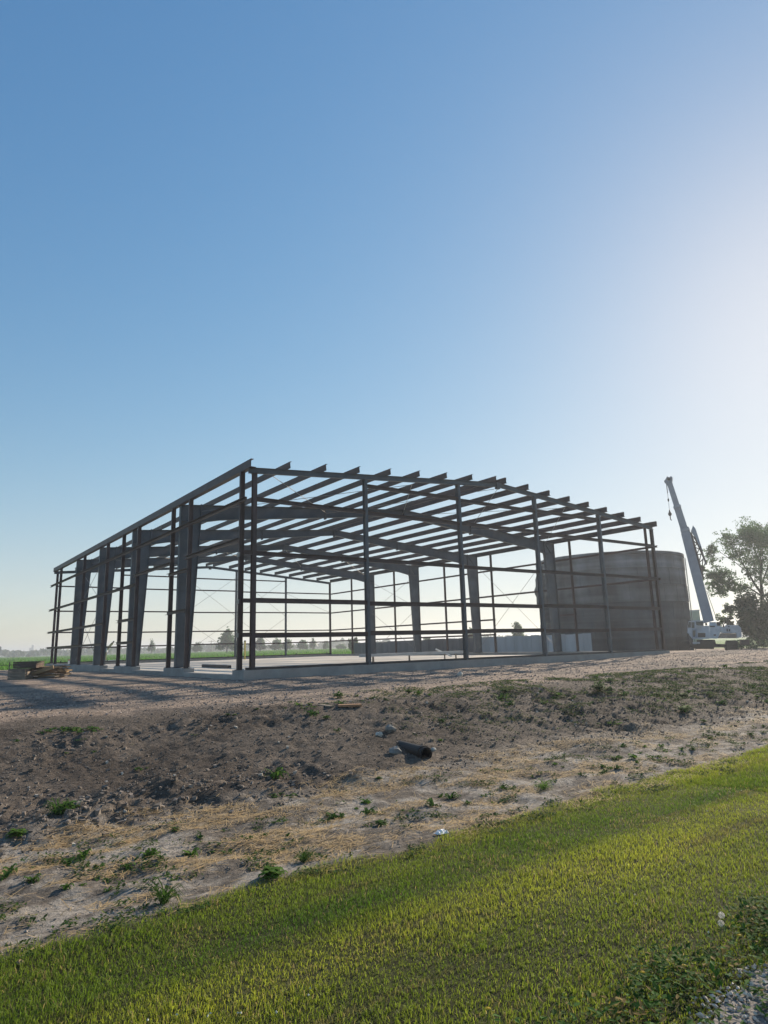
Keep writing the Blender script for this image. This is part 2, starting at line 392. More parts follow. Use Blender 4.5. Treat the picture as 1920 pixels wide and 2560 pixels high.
M_BLADE = vcol_mat('grass_blade', .6, .5, .3)
def grass_colour(px, py):
    t = fbm(px*.45, py*2.2, 161, 3); u_ = fbm(px*3, py*3, 171, 3)
    st = np.interp(py+.12*np.sin(px*.35)+.25*(t-.45), [-18.7,-18.2,-17.85,-17.55,-17.15,-16.85,-16.6,-15.9,-15.6], [.35,.30,.55,.42,1.0,.85,.22,.25,.6])   # mower's stripes
    c = mixc(np.tile(C(.082,.160,.015),(len(px),1)), C(.36,.39,.042), np.clip(.02+.85*st+.7*(t-.45),0,1))
    th = fbm(px*.6, py*6, 163, 3); c = mixc(c, C(.20,.16,.07), sst(.60,.70,th)*.7*(rng.random(len(px)) < .7))
    c = mixc(c, C(.34,.28,.10), (rng.random(len(px)) < (.04+.20*sst(.52,.68,u_)))*1.0)
    return c*(.6+.8*rng.random((len(px),1)))
def lawn(name, x0, x1, n, fall, h0, wdt, seg, lab):
    px, py = rand_in(x0, x1, -18.75, -14.7, n, fall)
    edge_far = lawn_edge(px)-(fbm(px*2.1, py*2.7, 111, 4)-.45)*.5+(rng.random(len(px))-.5)*.22
    edge_near = -18.62+(fbm(px*1.7, px*0, 151, 3)-.45)*.55+(rng.random(len(px))-.6)*.2
    k = (py < edge_far) & (py > edge_near); px, py = px[k], py[k]
    H = h0*(.55+.75*rng.random(len(px)))*(.45+1.1*fbm(px*2.6, py*2.6, 181, 3))
    blades(name, np.stack([px,py,ground_h(px,py)-.004],1), H, wdt*(.6+.8*rng.random(len(px))), .7, grass_colour(px,py), M_BLADE, seg, kind='stuff', label=lab, category='grass')
lawn('mown_grass', -9.6, -1.5, 205000, 1.35, .036, .0019, 2, 'mown green lawn between the road and the bare ditch')
lawn('far_mown_grass', -1.5, 14, 150000, 1.3, .042, .0040, 1, 'far stretch of mown lawn running along the ditch')
lawn('distant_mown_grass', 14, 70, 60000, 1.4, .06, .012, 1, 'distant end of the mown lawn beside the ditch')

# straw lying in the ditch
px, py = rand_in(-10.5, 25, -15.6, -12.4, 70000, 1.8)
k = rng.random(len(px)) < sst(.42,.58,fbm(px*1.3,py*2.4,131,4))*.9+.05; px, py = px[k], py[k]; n = len(px)
a = rng.normal(.4,.7,n); L = .03+.07*rng.random(n); dx, dy = np.cos(a)*L, np.sin(a)*L; z = ground_h(px,py)+.004+.012*rng.random(n)
wv = .0018+.0012*rng.random(n); nxv, nyv = -np.sin(a)*wv, np.cos(a)*wv
tl = (rng.random(n)-.5)*.03
vs = np.stack([np.stack([px-dx+nxv,py-dy+nyv,z-tl],1),np.stack([px-dx-nxv,py-dy-nyv,z-tl],1),np.stack([px+dx-nxv,py+dy-nyv,z+tl],1),np.stack([px+dx+nxv,py+dy+nyv,z+tl],1)],1).reshape(-1,3)
tt = (np.array([(0,1,2,3)])[None]+(np.arange(n)*4)[:,None,None]).reshape(-1,4)
cs = np.repeat(C(.50,.35,.17)*(.6+.7*rng.random((n,1))), 4, 0)
big_mesh('straw', vs, tt, vcol_mat('dry_straw', .8, .15), cs, kind='stuff', label='scattered yellow straw in the bottom of the ditch', category='straw')

# ------------------------------------------------------------------ foundation
W, L = 24.384, 34.21
fnd = thing('concrete_foundation', 'pale concrete floor slab with raised grey edge wall under the steel frame', 'foundation')
# slab cast in panels between joints
pan = None
NXP, NYP = 4, 6
for i in range(NXP):
    for j in range(NYP):
        x0, x1 = .3+(W-.6)*i/NXP, .3+(W-.6)*(i+1)/NXP; y0, y1 = .3+(L-.6)*j/NYP, .3+(L-.6)*(j+1)/NYP
        obj('slab_panel', MB().box(x0+.006, x1-.006, y0+.006, y1-.006, -.40, -.17+.002*((i*3+j*5) % 3)), M_SLAB, fnd)
obj('edge_wall', MB().box(-.12, W+.12, -.14, .3, -.7, 0), M_CONC, fnd)
obj('edge_wall', MB().box(-.12, W+.12, L-.3, L+.14, -.9, 0), M_CONC, fnd)
obj('edge_wall', MB().box(W-.3, W+.12, .3, L-.3, -.7, -.002), M_CONC, fnd)
lw = [(.3, .75, 0), (.75, 5.35, -.15), (5.35, 7.75, 0), (7.75, 12.45, -.15), (12.45, 15.5, 0), (15.5, 18.4, -.15), (18.4, L-.3, 0)]
for a, b, zt in lw: obj('edge_wall', MB().box(-.12, .3, a, b, -.8, zt-.004), M_CONC, fnd)

# ------------------------------------------------------------------ the steel frame
fr = thing('steel_building_frame', 'bare gabled steel frame of a barn sized building on its slab', 'building frame')
HE, HR = 6.793, 7.786
def zr(x): return HR-(HR-HE)*abs(x-W/2)/(W/2)
def I_prof(bf, d, tf=.014, tw=.010):
    a, b, t, q = bf/2, d/2, tf, tw/2
    return [(-a,-b),(a,-b),(a,-b+t),(q,-b+t),(q,b-t),(a,b-t),(a,b),(-a,b),(-a,b-t),(-q,b-t),(-q,-b+t),(-a,-b+t)]
def C_prof(h, w, t=.008):                     # channel opening towards +side
    return [(0,-h/2),(w,-h/2),(w,-h/2+t),(t,-h/2+t),(t,h/2-t),(w,h/2-t),(w,h/2),(0,h/2)]
def Z_prof(h, w, t=.009, s=1):
    p = [(-t/2,-h/2),(-w,-h/2),(-w,-h/2+t),(-t/2-.0,-h/2+t),(-t/2,h/2),(w,h/2),(w,h/2-t),(t/2,h/2-t),(t/2,-h/2)]
    return [(a*s, b) for a, b in (p if s > 0 else p[::-1])]
def plate(parent, x, y, sx, sy, z=.012):
    obj('base_plate', MB().box(x-sx/2, x+sx/2, y-sy/2, y+sy/2, .001, z), M_DARK, parent)
# gable frames
RD = .20
for yy, sgn in ((0.0, 1), (L, -1)):
    for xs in ((.0, W/2), (W, W/2)):
        xa, xb = xs; p = Vector((xa, yy, zr(xa)-RD/2)); q = Vector((xb+(.0), yy, zr(xb)-RD/2))
        r = obj('gable_rafter', MB().sweep(I_prof(.11, RD), p, q), M_GREY, fr)
    obj('ridge_splice', MB().box(W/2-.10, W/2+.10, yy-.07, yy+.07, HR-RD-.10, HR-.02), M_GREY, fr)
    for i, xc in enumerate((.25, W/5, 2*W/5, 3*W/5, 4*W/5, W-.13)):
        top = zr(xc)-RD+.0
        mtl = M_BROWN if i in (0, 5) else M_GREY
        bf, d = (.15, .15) if i in (0, 5) else (.11, .20)
        c = obj('gable_column', MB().sweep(I_prof(bf, d), (xc, yy+.02*sgn, .004), (xc, yy+.02*sgn, top), up=(0,1,0)), mtl, fr)
        plate(c, xc, yy+.02*sgn, .22, .26, .018)
        obj('cap_plate', MB().box(xc-.08, xc+.08, yy-.12+.02*sgn, yy+.12+.02*sgn, top-.012, top+.003), mtl, c)
GZs = [1.13, 2.24, 3.84, 5.67]
cols = [.25, W/5, 2*W/5, 3*W/5, 4*W/5, W-.13]
for yy, s in ((-.03, 1), (L+.03, -1)):
    for b in range(5):
        zs = list(GZs)
        if b in (1, 2, 3): zs.append(6.70)
        for k, z in enumerate(zs):
            dz = .012*((b*7+k*3) % 5-2)
            h = .165 if z < 3 else .15
            p, q = Vector((cols[b]+.075, yy, z+dz)), Vector((cols[b+1]-.075, yy, z+dz+.01*((b+k) % 3-1)))
            if s < 0: h = .10
            g_ = obj('gable_girt', MB().sweep([(a, c) for a, c in C_prof(h, .07*s)][::(1 if s > 0 else -1)], p, q), M_BROWN, fr)
            if s > 0:
                for xx in (p.x-.07, q.x-.01): obj('clip', MB().box(xx, xx+.08, yy+.012, yy+.02, z+dz-.06, z+dz+.06), M_BROWN, g_)
    obj('base_channel', MB().box(.0, W, (yy-.03 if s > 0 else yy), (yy+.04 if s > 0 else yy+.06), .003, .085), M_DARK, fr)
# short stubs past the near corner column
for z in GZs[:3]: obj('girt_stub', MB().sweep(C_prof(.14, .07), (-.12, -.03, z), (.17, -.03, z)), M_BROWN, fr)
# purlins: five lapped lengths each
FY = [0.0, 6.98, 14.0, 20.73, 26.92, L]
PS = 1.4839
pur = {}
for side in (0, 1):
    for i in range(1, 9):
        xc = i*PS if side == 0 else W-i*PS
        ang = math.atan2(HR-HE, W/2)*(1 if side == 0 else -1)
        for b in range(5):
            y0 = FY[b]-(.30 if b else .26); y1 = FY[b+1]+(.30 if b < 4 else .2)
            ox = .014*(b % 2)*(1 if side == 0 else -1)
            zc = zr(xc)+.125+.004*(b % 2)
            mb = MB().sweep(Z_prof(.245, .07, .010, 1 if side == 0 else -1), (xc+ox, y0, zc), (xc+ox, y1, zc), up=(-math.sin(ang), 0, math.cos(ang)))
            obj('purlin', mb, M_BROWN, fr)
# eave struts
for side in (0, 1):
    for b in range(5):
        y0 = FY[b]-(.01 if b else .27); y1 = FY[b+1]-(.02 if b < 4 else -.2)
        s = 1 if side == 0 else -1; x0 = -.03 if side == 0 else W+.03
        mb = MB()
        def bx(a, c, z0, z1): mb.box(min(x0+s*a, x0+s*c), max(x0+s*a, x0+s*c), y0, y1, z0, z1)
        bx(0, .012, HE-.03, HE+.255); bx(.012, .20, HE-.03, HE-.018); bx(.012, .11, HE+.243, HE+.255)
        obj('eave_strut', mb, M_BROWN, fr)
# rigid frames
xi = .085
def rig(yf):
    for side in (0, 1):
        mx = (lambda x: x) if side == 0 else (lambda x: W-x)
        c = MB()
        xo = xi; base = .66; top = .98; zk = 6.10
        pts = [(xo, .004), (base, .004), (top, zk), (top, zr(top)-.015), (xo, zr(xo)-.015)]
        def flange(mb, a, b, t=.016, wd=.20):
            (x0, z0), (x1, z1) = a, b
            p, q = Vector((mx(x0), yf, z0)), Vector((mx(x1), yf, z1))
            d = (q-p).normalized(); nrm = Vector((-d.z, 0, d.x)); P4 = [p-nrm*t/2, p+nrm*t/2, q+nrm*t/2, q-nrm*t/2]
            mb.add([(v.x, yf-wd/2, v.z) for v in P4]+[(v.x, yf+wd/2, v.z) for v in P4],
                   [(0,1,2,3),(7,6,5,4),(0,4,5,1),(1,5,6,2),(2,6,7,3),(3,7,4,0)])
        poly = [(mx(a), b) for a, b in pts]
        if side: poly = poly[::-1]
        c.poly_y(poly, yf, .012)
        flange(c, (xo, .02), (xo, zr(xo)-.02)); flange(c, (base, .02), (top, zk)); flange(c, (xo+.01, zr(xo)-.008), (top, zr(top)-.008))
        oc = obj('frame_column', c, M_GREY, fr)
        plate(oc, mx((xo+base)/2), yf, .72, .26, .022)
        st = MB(); flange(st, (xo+.01, zk), (top-.01, zk), .012, .18); obj('stiffener', st, M_GREY, oc)
        st = MB(); flange(st, (xo+.30, zk+.06), (top-.10, zr(.6)-.10), .012, .10); obj('stiffener', st, M_GREY, oc)
        e = MB().box(min(mx(top), mx(top+.03)), max(mx(top), mx(top+.03)), yf-.105, yf+.105, zk-.06, zr(top)+.04); obj('end_plate', e, M_GREY, oc)
        low = [(top+.03, zk+.02), (1.9, 6.30), (4.2, 6.56), (7.3, 6.90), (W/2-.015, 7.45)]
        r = MB(); poly = [(mx(a), b) for a, b in low]+[(mx(W/2-.015), zr(W/2)-.012), (mx(top+.03), zr(top)-.012)]
        if side: poly = poly[::-1]
        r.poly_y(poly, yf, .010)
        for a, b in zip(low[:-1], low[1:]): flange(r, a, b)
        flange(r, (top+.03, zr(top+.03)-.008), (W/2-.015, HR-.008))
        orf = obj('frame_rafter', r, M_GREY, fr)
        obj('splice_plate', MB().box(min(mx(W/2-.03), mx(W/2-.001)), max(mx(W/2-.03), mx(W/2-.001)), yf-.105, yf+.105, 7.36, HR+.03), M_GREY, orf)
        obj('splice_plate', MB().box(mx(7.3)-.02, mx(7.3)+.02, yf-.103, yf+.103, 6.82, zr(7.3)+.0), M_GREY, orf)
for yf in FY[1:5]: rig(yf)
# wall posts, left wall
def post(x, y, z1, mtl=M_BROWN, dx=.17, dy=.10, z0=.004):
    o = obj('wall_post', MB().sweep(I_prof(dy, dx), (x, y, z0), (x, y, z1), up=(1,0,0)), mtl, fr); plate(o, x, y, .24, .2, z0+.014); return o
LP = [.515, 5.515, 7.606, 12.625, 15.33, 18.57, 24.26, 31.6]
for y_ in LP: post(.02, y_, HE-.03, dx=.17, dy=(.10 if y_ < 20 else .08))
for y_ in (30.55, 24.03, 17.63, 12.63, 5.74, .47): post(W-.02, y_, HE-.03, dx=.13, dy=.10)
# wall girts
def girt(x, y0, y1, z, h=.13, s=-1, d=.10, mtl=M_BROWN):
    w2 = MB(); xx = sorted((x, x+s*.012)); w2.box(xx[0], xx[1], y0, y1, z-h/2, z+h/2)
    xx = sorted((x+s*.012, x+s*d)); w2.box(xx[0], xx[1], y0, y1, z+h/2-.012, z+h/2)
    xx = sorted((x+s*.012, x+s*d)); w2.box(xx[0], xx[1], y0, y1, z-h/2, z-h/2+.010)
    return obj('wall_girt', w2, mtl, fr)
GX0 = -.075
for y0, y1, z in ((-.1, 6.9, 5.67), (6.91, 20.7, 5.67), (20.71, L+.35, 5.67), (18.4, 26.9, 3.86), (26.91, L+.35, 3.86), (15.25, 18.39, 3.86),
                  (18.5, 26.9, 2.23), (26.91, L+.35, 2.23), (18.5, 26.9, 1.13), (26.91, L+.35, 1.13),
                  (.45, 5.6, 4.33), (7.5, 12.7, 4.31), (5.43, 7.7, 3.83), (5.43, 7.7, 2.23), (12.5, 15.24, 3.86), (12.5, 15.4, 2.22), (12.5, 15.4, 1.13)):
    girt(GX0, y0, y1, z)
for y0, y1, z in ((-.1, 6.9, 5.67), (6.91, 20.7, 5.67), (20.71, L+.2, 5.67), (-.1, 6.9, 3.86), (6.91, 20.7, 3.86), (20.71, L+.2, 3.86),
                  (12.6, 20.7, 2.23), (20.71, L+.2, 2.23), (12.6, 20.7, 1.20), (20.71, L+.2, 1.20), (5.7, 6.98, 2.23), (5.7, 6.98, 1.2)):
    girt(W+.075, y0, y1, z, .11, 1)
# small stub clips on the near corner post
for z in (3.83, 2.24, 1.13): obj('girt_clip', MB().box(-.09, -.07, .40, .62, z-.07, z+.07), M_ROD, fr)
# bracing rods
def rod(p, q): obj('brace_rod', MB().tube(p, q, .012, 6), M_ROD, fr)
for x_ in (.35, W-.35):
    for y0, y1 in ((FY[3]+.1, FY[4]-.1),):
        rod((x_, y0, 6.1), (x_, y1, 3.6)); rod((x_, y1, 6.1), (x_, y0, 3.6)); rod((x_, y0, 3.4), (x_, y1, .2)); rod((x_, y1, 3.4), (x_, y0, .2))
rod((W-.35, 7.1, 6.2), (W-.35, 13.9, .3)); rod((W-.35, 13.9, 6.2), (W-.35, 7.1, .3))
for xa, xb in ((9.75, 14.63), (14.63, 19.5)):
    rod((xa, L-.05, 6.9), (xb, L-.05, 3.5)); rod((xb, L-.05, 6.9), (xa, L-.05, 3.5)); rod((xa, L-.05, 3.4), (xb, L-.05, .2)); rod((xb, L-.05, 3.4), (xa, L-.05, .2))
rod((19.5, L-.05, 5.6), (W-.2, L-.05, 3.9))
for ya, yb in ((.1, 6.9), (20.8, 26.8)):
    for xa, xb in ((1, 7.3), (7.3, 12.1), (12.3, 17), (17, W-1)):
        rod((xa, ya, zr(xa)-.25), (xb, yb, zr(xb)-.25)); rod((xb, ya, zr(xb)-.28), (xa, yb, zr(xa)-.28))

# ------------------------------------------------------------------ concrete tank
def tank_material(nm, cc):
    m = mat(nm, cc, .9, .22, .5, .1, 20)
    n = m.node_tree; b = n.nodes['Principled BSDF']; src = b.inputs['Base Color'].links[0].from_socket
    g = n.nodes.new('ShaderNodeNewGeometry'); mp = n.nodes.new('ShaderNodeMapping'); mp.inputs['Scale'].default_value = (.05, .05, 1.0)
    t = n.nodes.new('ShaderNodeTexNoise'); t.inputs['Scale'].default_value = 1.3; t.inputs['Detail'].default_value = 5
    mp2 = n.nodes.new('ShaderNodeMapping'); mp2.inputs['Scale'].default_value = (.45, .45, .12)
    t2 = n.nodes.new('ShaderNodeTexNoise'); t2.inputs['Scale'].default_value = 1.0; t2.inputs['Detail'].default_value = 4
    for a, bb in ((mp, t), (mp2, t2)):
        n.links.new(g.outputs['Position'], a.inputs[0]); n.links.new(a.outputs[0], bb.inputs['Vector'])
    ad = n.nodes.new('ShaderNodeMath'); ad.operation = 'ADD'; n.links.new(t.outputs[0], ad.inputs[0]); n.links.new(t2.outputs[0], ad.inputs[1])
    r = n.nodes.new('ShaderNodeMapRange'); r.inputs[1].default_value = .75; r.inputs[2].default_value = 1.25; r.inputs[3].default_value = .45; r.inputs[4].default_value = 1.55
    n.links.new(ad.outputs[0], r.inputs[0])
    mx = n.nodes.new('ShaderNodeMix'); mx.data_type = 'RGBA'; mx.blend_type = 'MULTIPLY'; mx.inputs[0].default_value = 1
    n.links.new(src, mx.inputs[6]); n.links.new(r.outputs[0], mx.inputs[7]); n.links.new(mx.outputs[2], b.inputs['Base Color'])
    return m
TANKM = [tank_material('tank_lift_%d' % i, c) for i, c in enumerate(((.064,.066,.069),(.092,.092,.093),(.072,.073,.075),(.118,.115,.113),(.102,.107,.113),(.158,.166,.176)))]
M_TANK = TANKM[5]
TD = 80.0
hd = Vector((ray(1536, 1590).x, ray(1536, 1590).y, 0)).normalized()
TC = Vector((CAM.x, CAM.y, 0))+hd*TD
TR = 8.05
tz0 = -1.2
near = Vector((CAM.x, CAM.y, 0))+hd*(TD-TR)
# height of the rim, read where the near side of the rim stands
d_ = ray(1540, 1378); t_ = (TD-TR)/math.hypot(d_.x, d_.y); TH = CAM.z+d_.z*t_
tank = thing('concrete_tank', 'big round grey concrete tank streaked with brown, beside the steel frame', 'tank', (TC.x, TC.y, 0))
zz = [tz0, .7, 2.6, 4.4, 6.2, 7.9, TH-.28]
for i in range(6):
    dr = (0, .03, .0, .035, .01, .03)[i]
    r1 = TR-.02+dr*.6
    rg = obj('wall_ring', MB().lathe([(r1, zz[i]), (r1, zz[i+1]-.09), (r1-.12, zz[i+1]-.08), (r1-.12, zz[i+1]), (r1-.35, zz[i+1]), (r1-.35, zz[i])], 0, 0, 96), TANKM[i], tank, smooth=False)
    for k in range(26):
        an = 2*math.pi*(k+.5*(i % 2))/26; cx_, sx_ = math.cos(an), math.sin(an); w_ = .03
        mb_ = MB(); P0 = [(r1-.01, -w_), (r1+.022, -w_*.6), (r1+.022, w_*.6), (r1-.01, w_)]
        bot = [(a*cx_-b*sx_, a*sx_+b*cx_, zz[i]+.02) for a, b in P0]; top_ = [(a*cx_-b*sx_, a*sx_+b*cx_, zz[i+1]-.06) for a, b in P0]
        mb_.add(bot+top_, [(3,2,1,0),(4,5,6,7)]+[(q, (q+1) % 4, 4+(q+1) % 4, 4+q) for q in range(4)])
        obj('form_seam', mb_, TANKM[i], rg)
obj('rim', MB().lathe([(TR+.05, TH-.29), (TR+.05, TH), (TR-.30, TH), (TR-.30, TH-.29)], 0, 0, 96), M_TANK, tank)
# bulging loose sheet on the side towards the frame, and a down pipe on the far edge
side = Vector((hd.y, -hd.x, 0))
def on_tank(ang, r): 
    v = -hd*math.cos(ang)+side*math.sin(ang); return v*r
mb = MB(); n_ = 8; vs = []
zs_ = np.linspace(TH-5.1, TH-.6, 12)
for k, z in enumerate(zs_):
    f = k/11.0; out = .42*math.sin(min(1, f*1.25)*math.pi)**.7*(.75+.3*math.sin(k*1.7)) + .05
    for j in range(n_):
        a = -1.50+.55*j/(n_-1)-.10
        vs.append(tuple(on_tank(a, TR+.02+out*(1-j/(n_-1))**.8))[:2]+(z,))
for k in range(11):
    for j in range(n_-1): mb.f.append((k*n_+j, k*n_+j+1, (k+1)*n_+j+1, (k+1)*n_+j))
mb.v = vs
o = obj('loose_sheet', mb, mat('dark_tarp', (.06,.062,.066), .7, .3, 3), tank, smooth=True)
md = o.modifiers.new('thick', 'SOLIDIFY'); md.thickness = .06
for a in (1.42, 1.47): 
    p = on_tank(a, TR+.12); obj('down_pipe', MB().tube((p.x, p.y, -1), (p.x, p.y, TH-.4 if a < 1.45 else 4.6), .05, 8), M_ROD, tank)

# ------------------------------------------------------------------ low precast walls behind the frame
M_PAN = mat('precast_panel', (.46, .465, .46), .85, .14, .8, .1, 20, streak=(1.5,1.5,.25))
M_PAN2 = mat('dark_precast_panel', (.17, .165, .165), .85, .2, .8, .1, 20, streak=(1.5,1.5,.25))
c0 = at(1200, 1600, depth=56); c1 = at(1478, 1600, depth=55.5); c2 = at(886, 1600, depth=77)
def panel_wall(name, label, a, b, n, mtl, top0, top1, gapv):
    a = Vector((a.x, a.y, 0)); b = Vector((b.x, b.y, 0)); t = thing(name, label, 'wall', (a.x, a.y, 0))
    for i in range(n):
        p = (b-a)*((i+gapv)/n); q = (b-a)*((i+1-gapv)/n); d = (q-p).normalized(); nn = Vector((-d.y, d.x, 0))*.10
        top = top0+(top1-top0)*i/n+.03*math.sin(i*2.3); off = nn*(.12*math.sin(i*5.1))
        mb = MB(); mb.add([tuple(p-nn+off)[:2]+(-1.2,), tuple(q-nn+off)[:2]+(-1.2,), tuple(q+nn+off)[:2]+(-1.2,), tuple(p+nn+off)[:2]+(-1.2,),
                tuple(p-nn+off)[:2]+(top,), tuple(q-nn+off)[:2]+(top,), tuple(q+nn+off)[:2]+(top,), tuple(p+nn+off)[:2]+(top,)],
               [(0,3,2,1),(4,5,6,7),(0,1,5,4),(1,2,6,5),(2,3,7,6),(3,0,4,7)])
        obj('panel', mb, mtl, t)
    return t
panel_wall('precast_wall', 'low pale grey wall of upright concrete panels before the tank', c0, c1, 13, M_PAN, 1.12, 1.20, .012)
panel_wall('precast_wall', 'low dark concrete wall running back from the pale panel wall', c2, c0, 9, M_PAN2, 1.02, 1.14, .006)

# ------------------------------------------------------------------ crawler crane
CDP = 67.0
M_CW = mat('worn_white_paint', (.52, .53, .55), .45, .16, 2.5, spec=.4)
M_BOOM = mat('boom_paint', (.25, .285, .34), .5, .14, 1.2, spec=.4)
M_RUB = mat('track_rubber', (.03, .03, .03), .8, .4, 8)
M_GLS = mat('dark_glass', (.03, .05, .055), .1, .2, 2, spec=.6)
M_RUST = mat('rusty_paint', (.32, .25, .21), .7, .3, 3)
HN = Vector((sy_, cy_, 0))                        # away from the camera
HC = Vector((ray(1772, 1590).x, ray(1772, 1590).y, 0)).normalized(); CDIST = 74.0   # the machine stands square to this line of sight
def atc(u, v):
    d = ray(u, v); return CAM+d*(CDIST/d.dot(HC))
cg = atc(1772, 1629)
crane = thing('crawler_crane', 'white crawler crane with steep telescopic boom beside the concrete tank', 'crane', (cg.x, cg.y, cg.z))
def K(a, b, off=0.0):                             # point of the side elevation, off metres behind its middle
    q = atc(1560+a*.23967, 1150+b*.23967)+HC*off; return q-cg
def Q(a, b, off=0.0):                             # from the enlarged view of the machine house
    q = atc(1690+a*.13864, 1500+b*.13864)+HC*off; return q-cg
def slab2(pts, o0, o1, f=Q):
    mb = MB(); n = len(pts); A = [f(a, b, o0) for a, b in pts]; B = [f(a, b, o1) for a, b in pts]
    mb.add(A+B, [tuple(range(n)), tuple(range(2*n-1, n-1, -1))]+[((i+1) % n, i, n+i, n+(i+1) % n) for i in range(n)]); return mb
for (a0, a1, b0, b1) in ((75, 255, 735, 915), (890, 1090, 730, 935)):
    tr = obj('track', slab2([(a0, b0+50), (a0+20, b0), (a1-15, b0), (a1, b0+45), (a1, b1-25), (a1-15, b1), (a0+15, b1), (a0, b1-25)], -2.6, 2.6), M_RUB, crane)
    for k in range(7):
        bb = b0+20+k*(b1-b0-40)/6
        obj('track_shoe', slab2([(a0-4, bb), (a1+4, bb), (a1+4, bb+14), (a0-4, bb+14)], -2.66, -2.6), M_RUB, tr)
obj('car_body', slab2([(250, 800), (375, 800), (375, 720), (700, 720), (720, 790), (900, 800), (900, 850), (690, 850), (680, 880), (375, 880), (250, 840)], -1.2, 1.2), M_RUB, crane)
obj('slew_ring', slab2([(440, 715), (700, 715), (690, 760), (450, 760)], -1.0, 1.0), M_DARK, crane)
house = obj('machine_house', slab2([(385, 470), (600, 465), (600, 700), (385, 705)], -1.3, 1.3), M_CW, crane)
obj('engine_cover', slab2([(602, 470), (790, 470), (792, 590), (750, 695), (602, 695)], -1.3, 1.3), M_CW, crane)
cwt = obj('counterweight', slab2([(795, 470), (870, 500), (890, 455), (1110, 455), (1165, 510), (1172, 670), (1090, 690), (1080, 595), (800, 575)], -1.35, 1.35), M_CW, crane)
obj('lower_deck', slab2([(755, 690), (800, 600), (1070, 600), (1085, 690)], -1.25, 1.25), M_RUST, crane)
obj('deck_rail', slab2([(800, 583), (1075, 583), (1075, 597), (800, 597)], -1.42, -1.36), M_BOOM, crane)
obj('vent_grille', slab2([(400, 595), (530, 595), (530, 670), (400, 670)], -1.34, -1.3), M_DARK, house)
obj('vent_hole', slab2([(675, 620), (720, 620), (715, 645), (680, 645)], -1.34, -1.302), M_DARK, crane)
for (a0, a1, b0, b1) in ((525, 565, 420, 460), (610, 700, 470, 490), (930, 960, 475, 492), (905, 930, 520, 570), (945, 970, 525, 570)):
    obj('fitting', slab2([(a0, b0), (a1, b0), (a1, b1), (a0, b1)], -1.36, -1.2), M_DARK, crane)
cab = obj('operator_cab', slab2([(215, 480), (235, 390), (350, 370), (500, 375), (500, 465), (385, 470), (385, 690), (300, 700), (215, 590)], -1.5, -.5), M_CW, crane)
for pts in ([(285, 405), (340, 405), (338, 510), (290, 510)], [(362, 392), (490, 392), (488, 458), (372, 455)], [(308, 550), (358, 545), (352, 660), (318, 665), (305, 610)], [(222, 470), (240, 400), (275, 400), (272, 500), (222, 500)]):
    obj('window', slab2(pts, -1.54, -1.49), M_GLS, cab)
obj('door_frame', slab2([(290, 525), (385, 520), (388, 690), (340, 705), (292, 700)], -1.52, -1.5), M_BOOM, cab)
obj('step', slab2([(200, 610), (245, 600), (245, 700), (215, 715), (200, 680)], -1.5, -.7), M_DARK, cab)
obj('walkway', slab2([(305, 760), (435, 760), (435, 785), (305, 785)], -1.9, -1.3), M_CW, crane)
obj('winch', slab2([(600, 400), (720, 400), (740, 470), (600, 470)], -.8, .8), M_CW, crane)
obj('winch', slab2([(730, 400), (790, 395), (800, 470), (735, 475)], -.6, .6), M_DARK, crane)
obj('exhaust', slab2([(845, 440), (865, 440), (878, 500), (838, 500)], -.3, -.1), M_DARK, crane)
obj('rear_outrigger', slab2([(1165, 720), (1330, 720), (1335, 810), (1170, 815)], .6, 2.2), M_DARK, crane)
# boom: three telescoping boxes and head
def boomsec(name, a, b, wa, wb, o, mtl=M_BOOM):
    d = (Vector(b)-Vector(a)).normalized(); nx_, ny_ = -d.y, d.x
    pts = [(a[0]+nx_*wa/2, a[1]+ny_*wa/2), (b[0]+nx_*wb/2, b[1]+ny_*wb/2), (b[0]-nx_*wb/2, b[1]-ny_*wb/2), (a[0]-nx_*wa/2, a[1]-ny_*wa/2)]
    return obj(name, slab2(pts, -o, o, K), mtl, crane)
b1 = boomsec('boom_base', (885, 1690), (640, 760), 110, 92, .42)
b2 = boomsec('boom_section', (642, 765), (555, 488), 78, 72, .36)
b3 = boomsec('boom_section', (558, 500), (470, 225), 62, 56, .30)
for (a, b, wd) in (((640, 745), (634, 720), 96), ((558, 500), (552, 480), 80)):
    boomsec('collar', a, b, wd, wd, .46)
obj('boom_head', slab2([(425, 225), (450, 180), (462, 180), (470, 200), (485, 176), (506, 182), (508, 205), (500, 240), (470, 268), (440, 255)], -.36, .36, K), M_BOOM, crane)
obj('sheave', MB().tube(K(470, 205, -.42), K(470, 205, .42), .17, 12), M_DARK, crane)
obj('sheave', MB().tube(K(437, 226, -.30), K(437, 226, .30), .15, 12), M_DARK, crane)
obj('luffing_cylinder', MB().tube(K(818, 1590), K(795, 1480), .14, 10).tube(K(795, 1480), K(778, 1400), .10, 10), M_BOOM, crane)
obj('cylinder_bracket', slab2([(765, 1395), (800, 1395), (806, 1440), (775, 1445)], -.35, .35, K), M_DARK, crane)
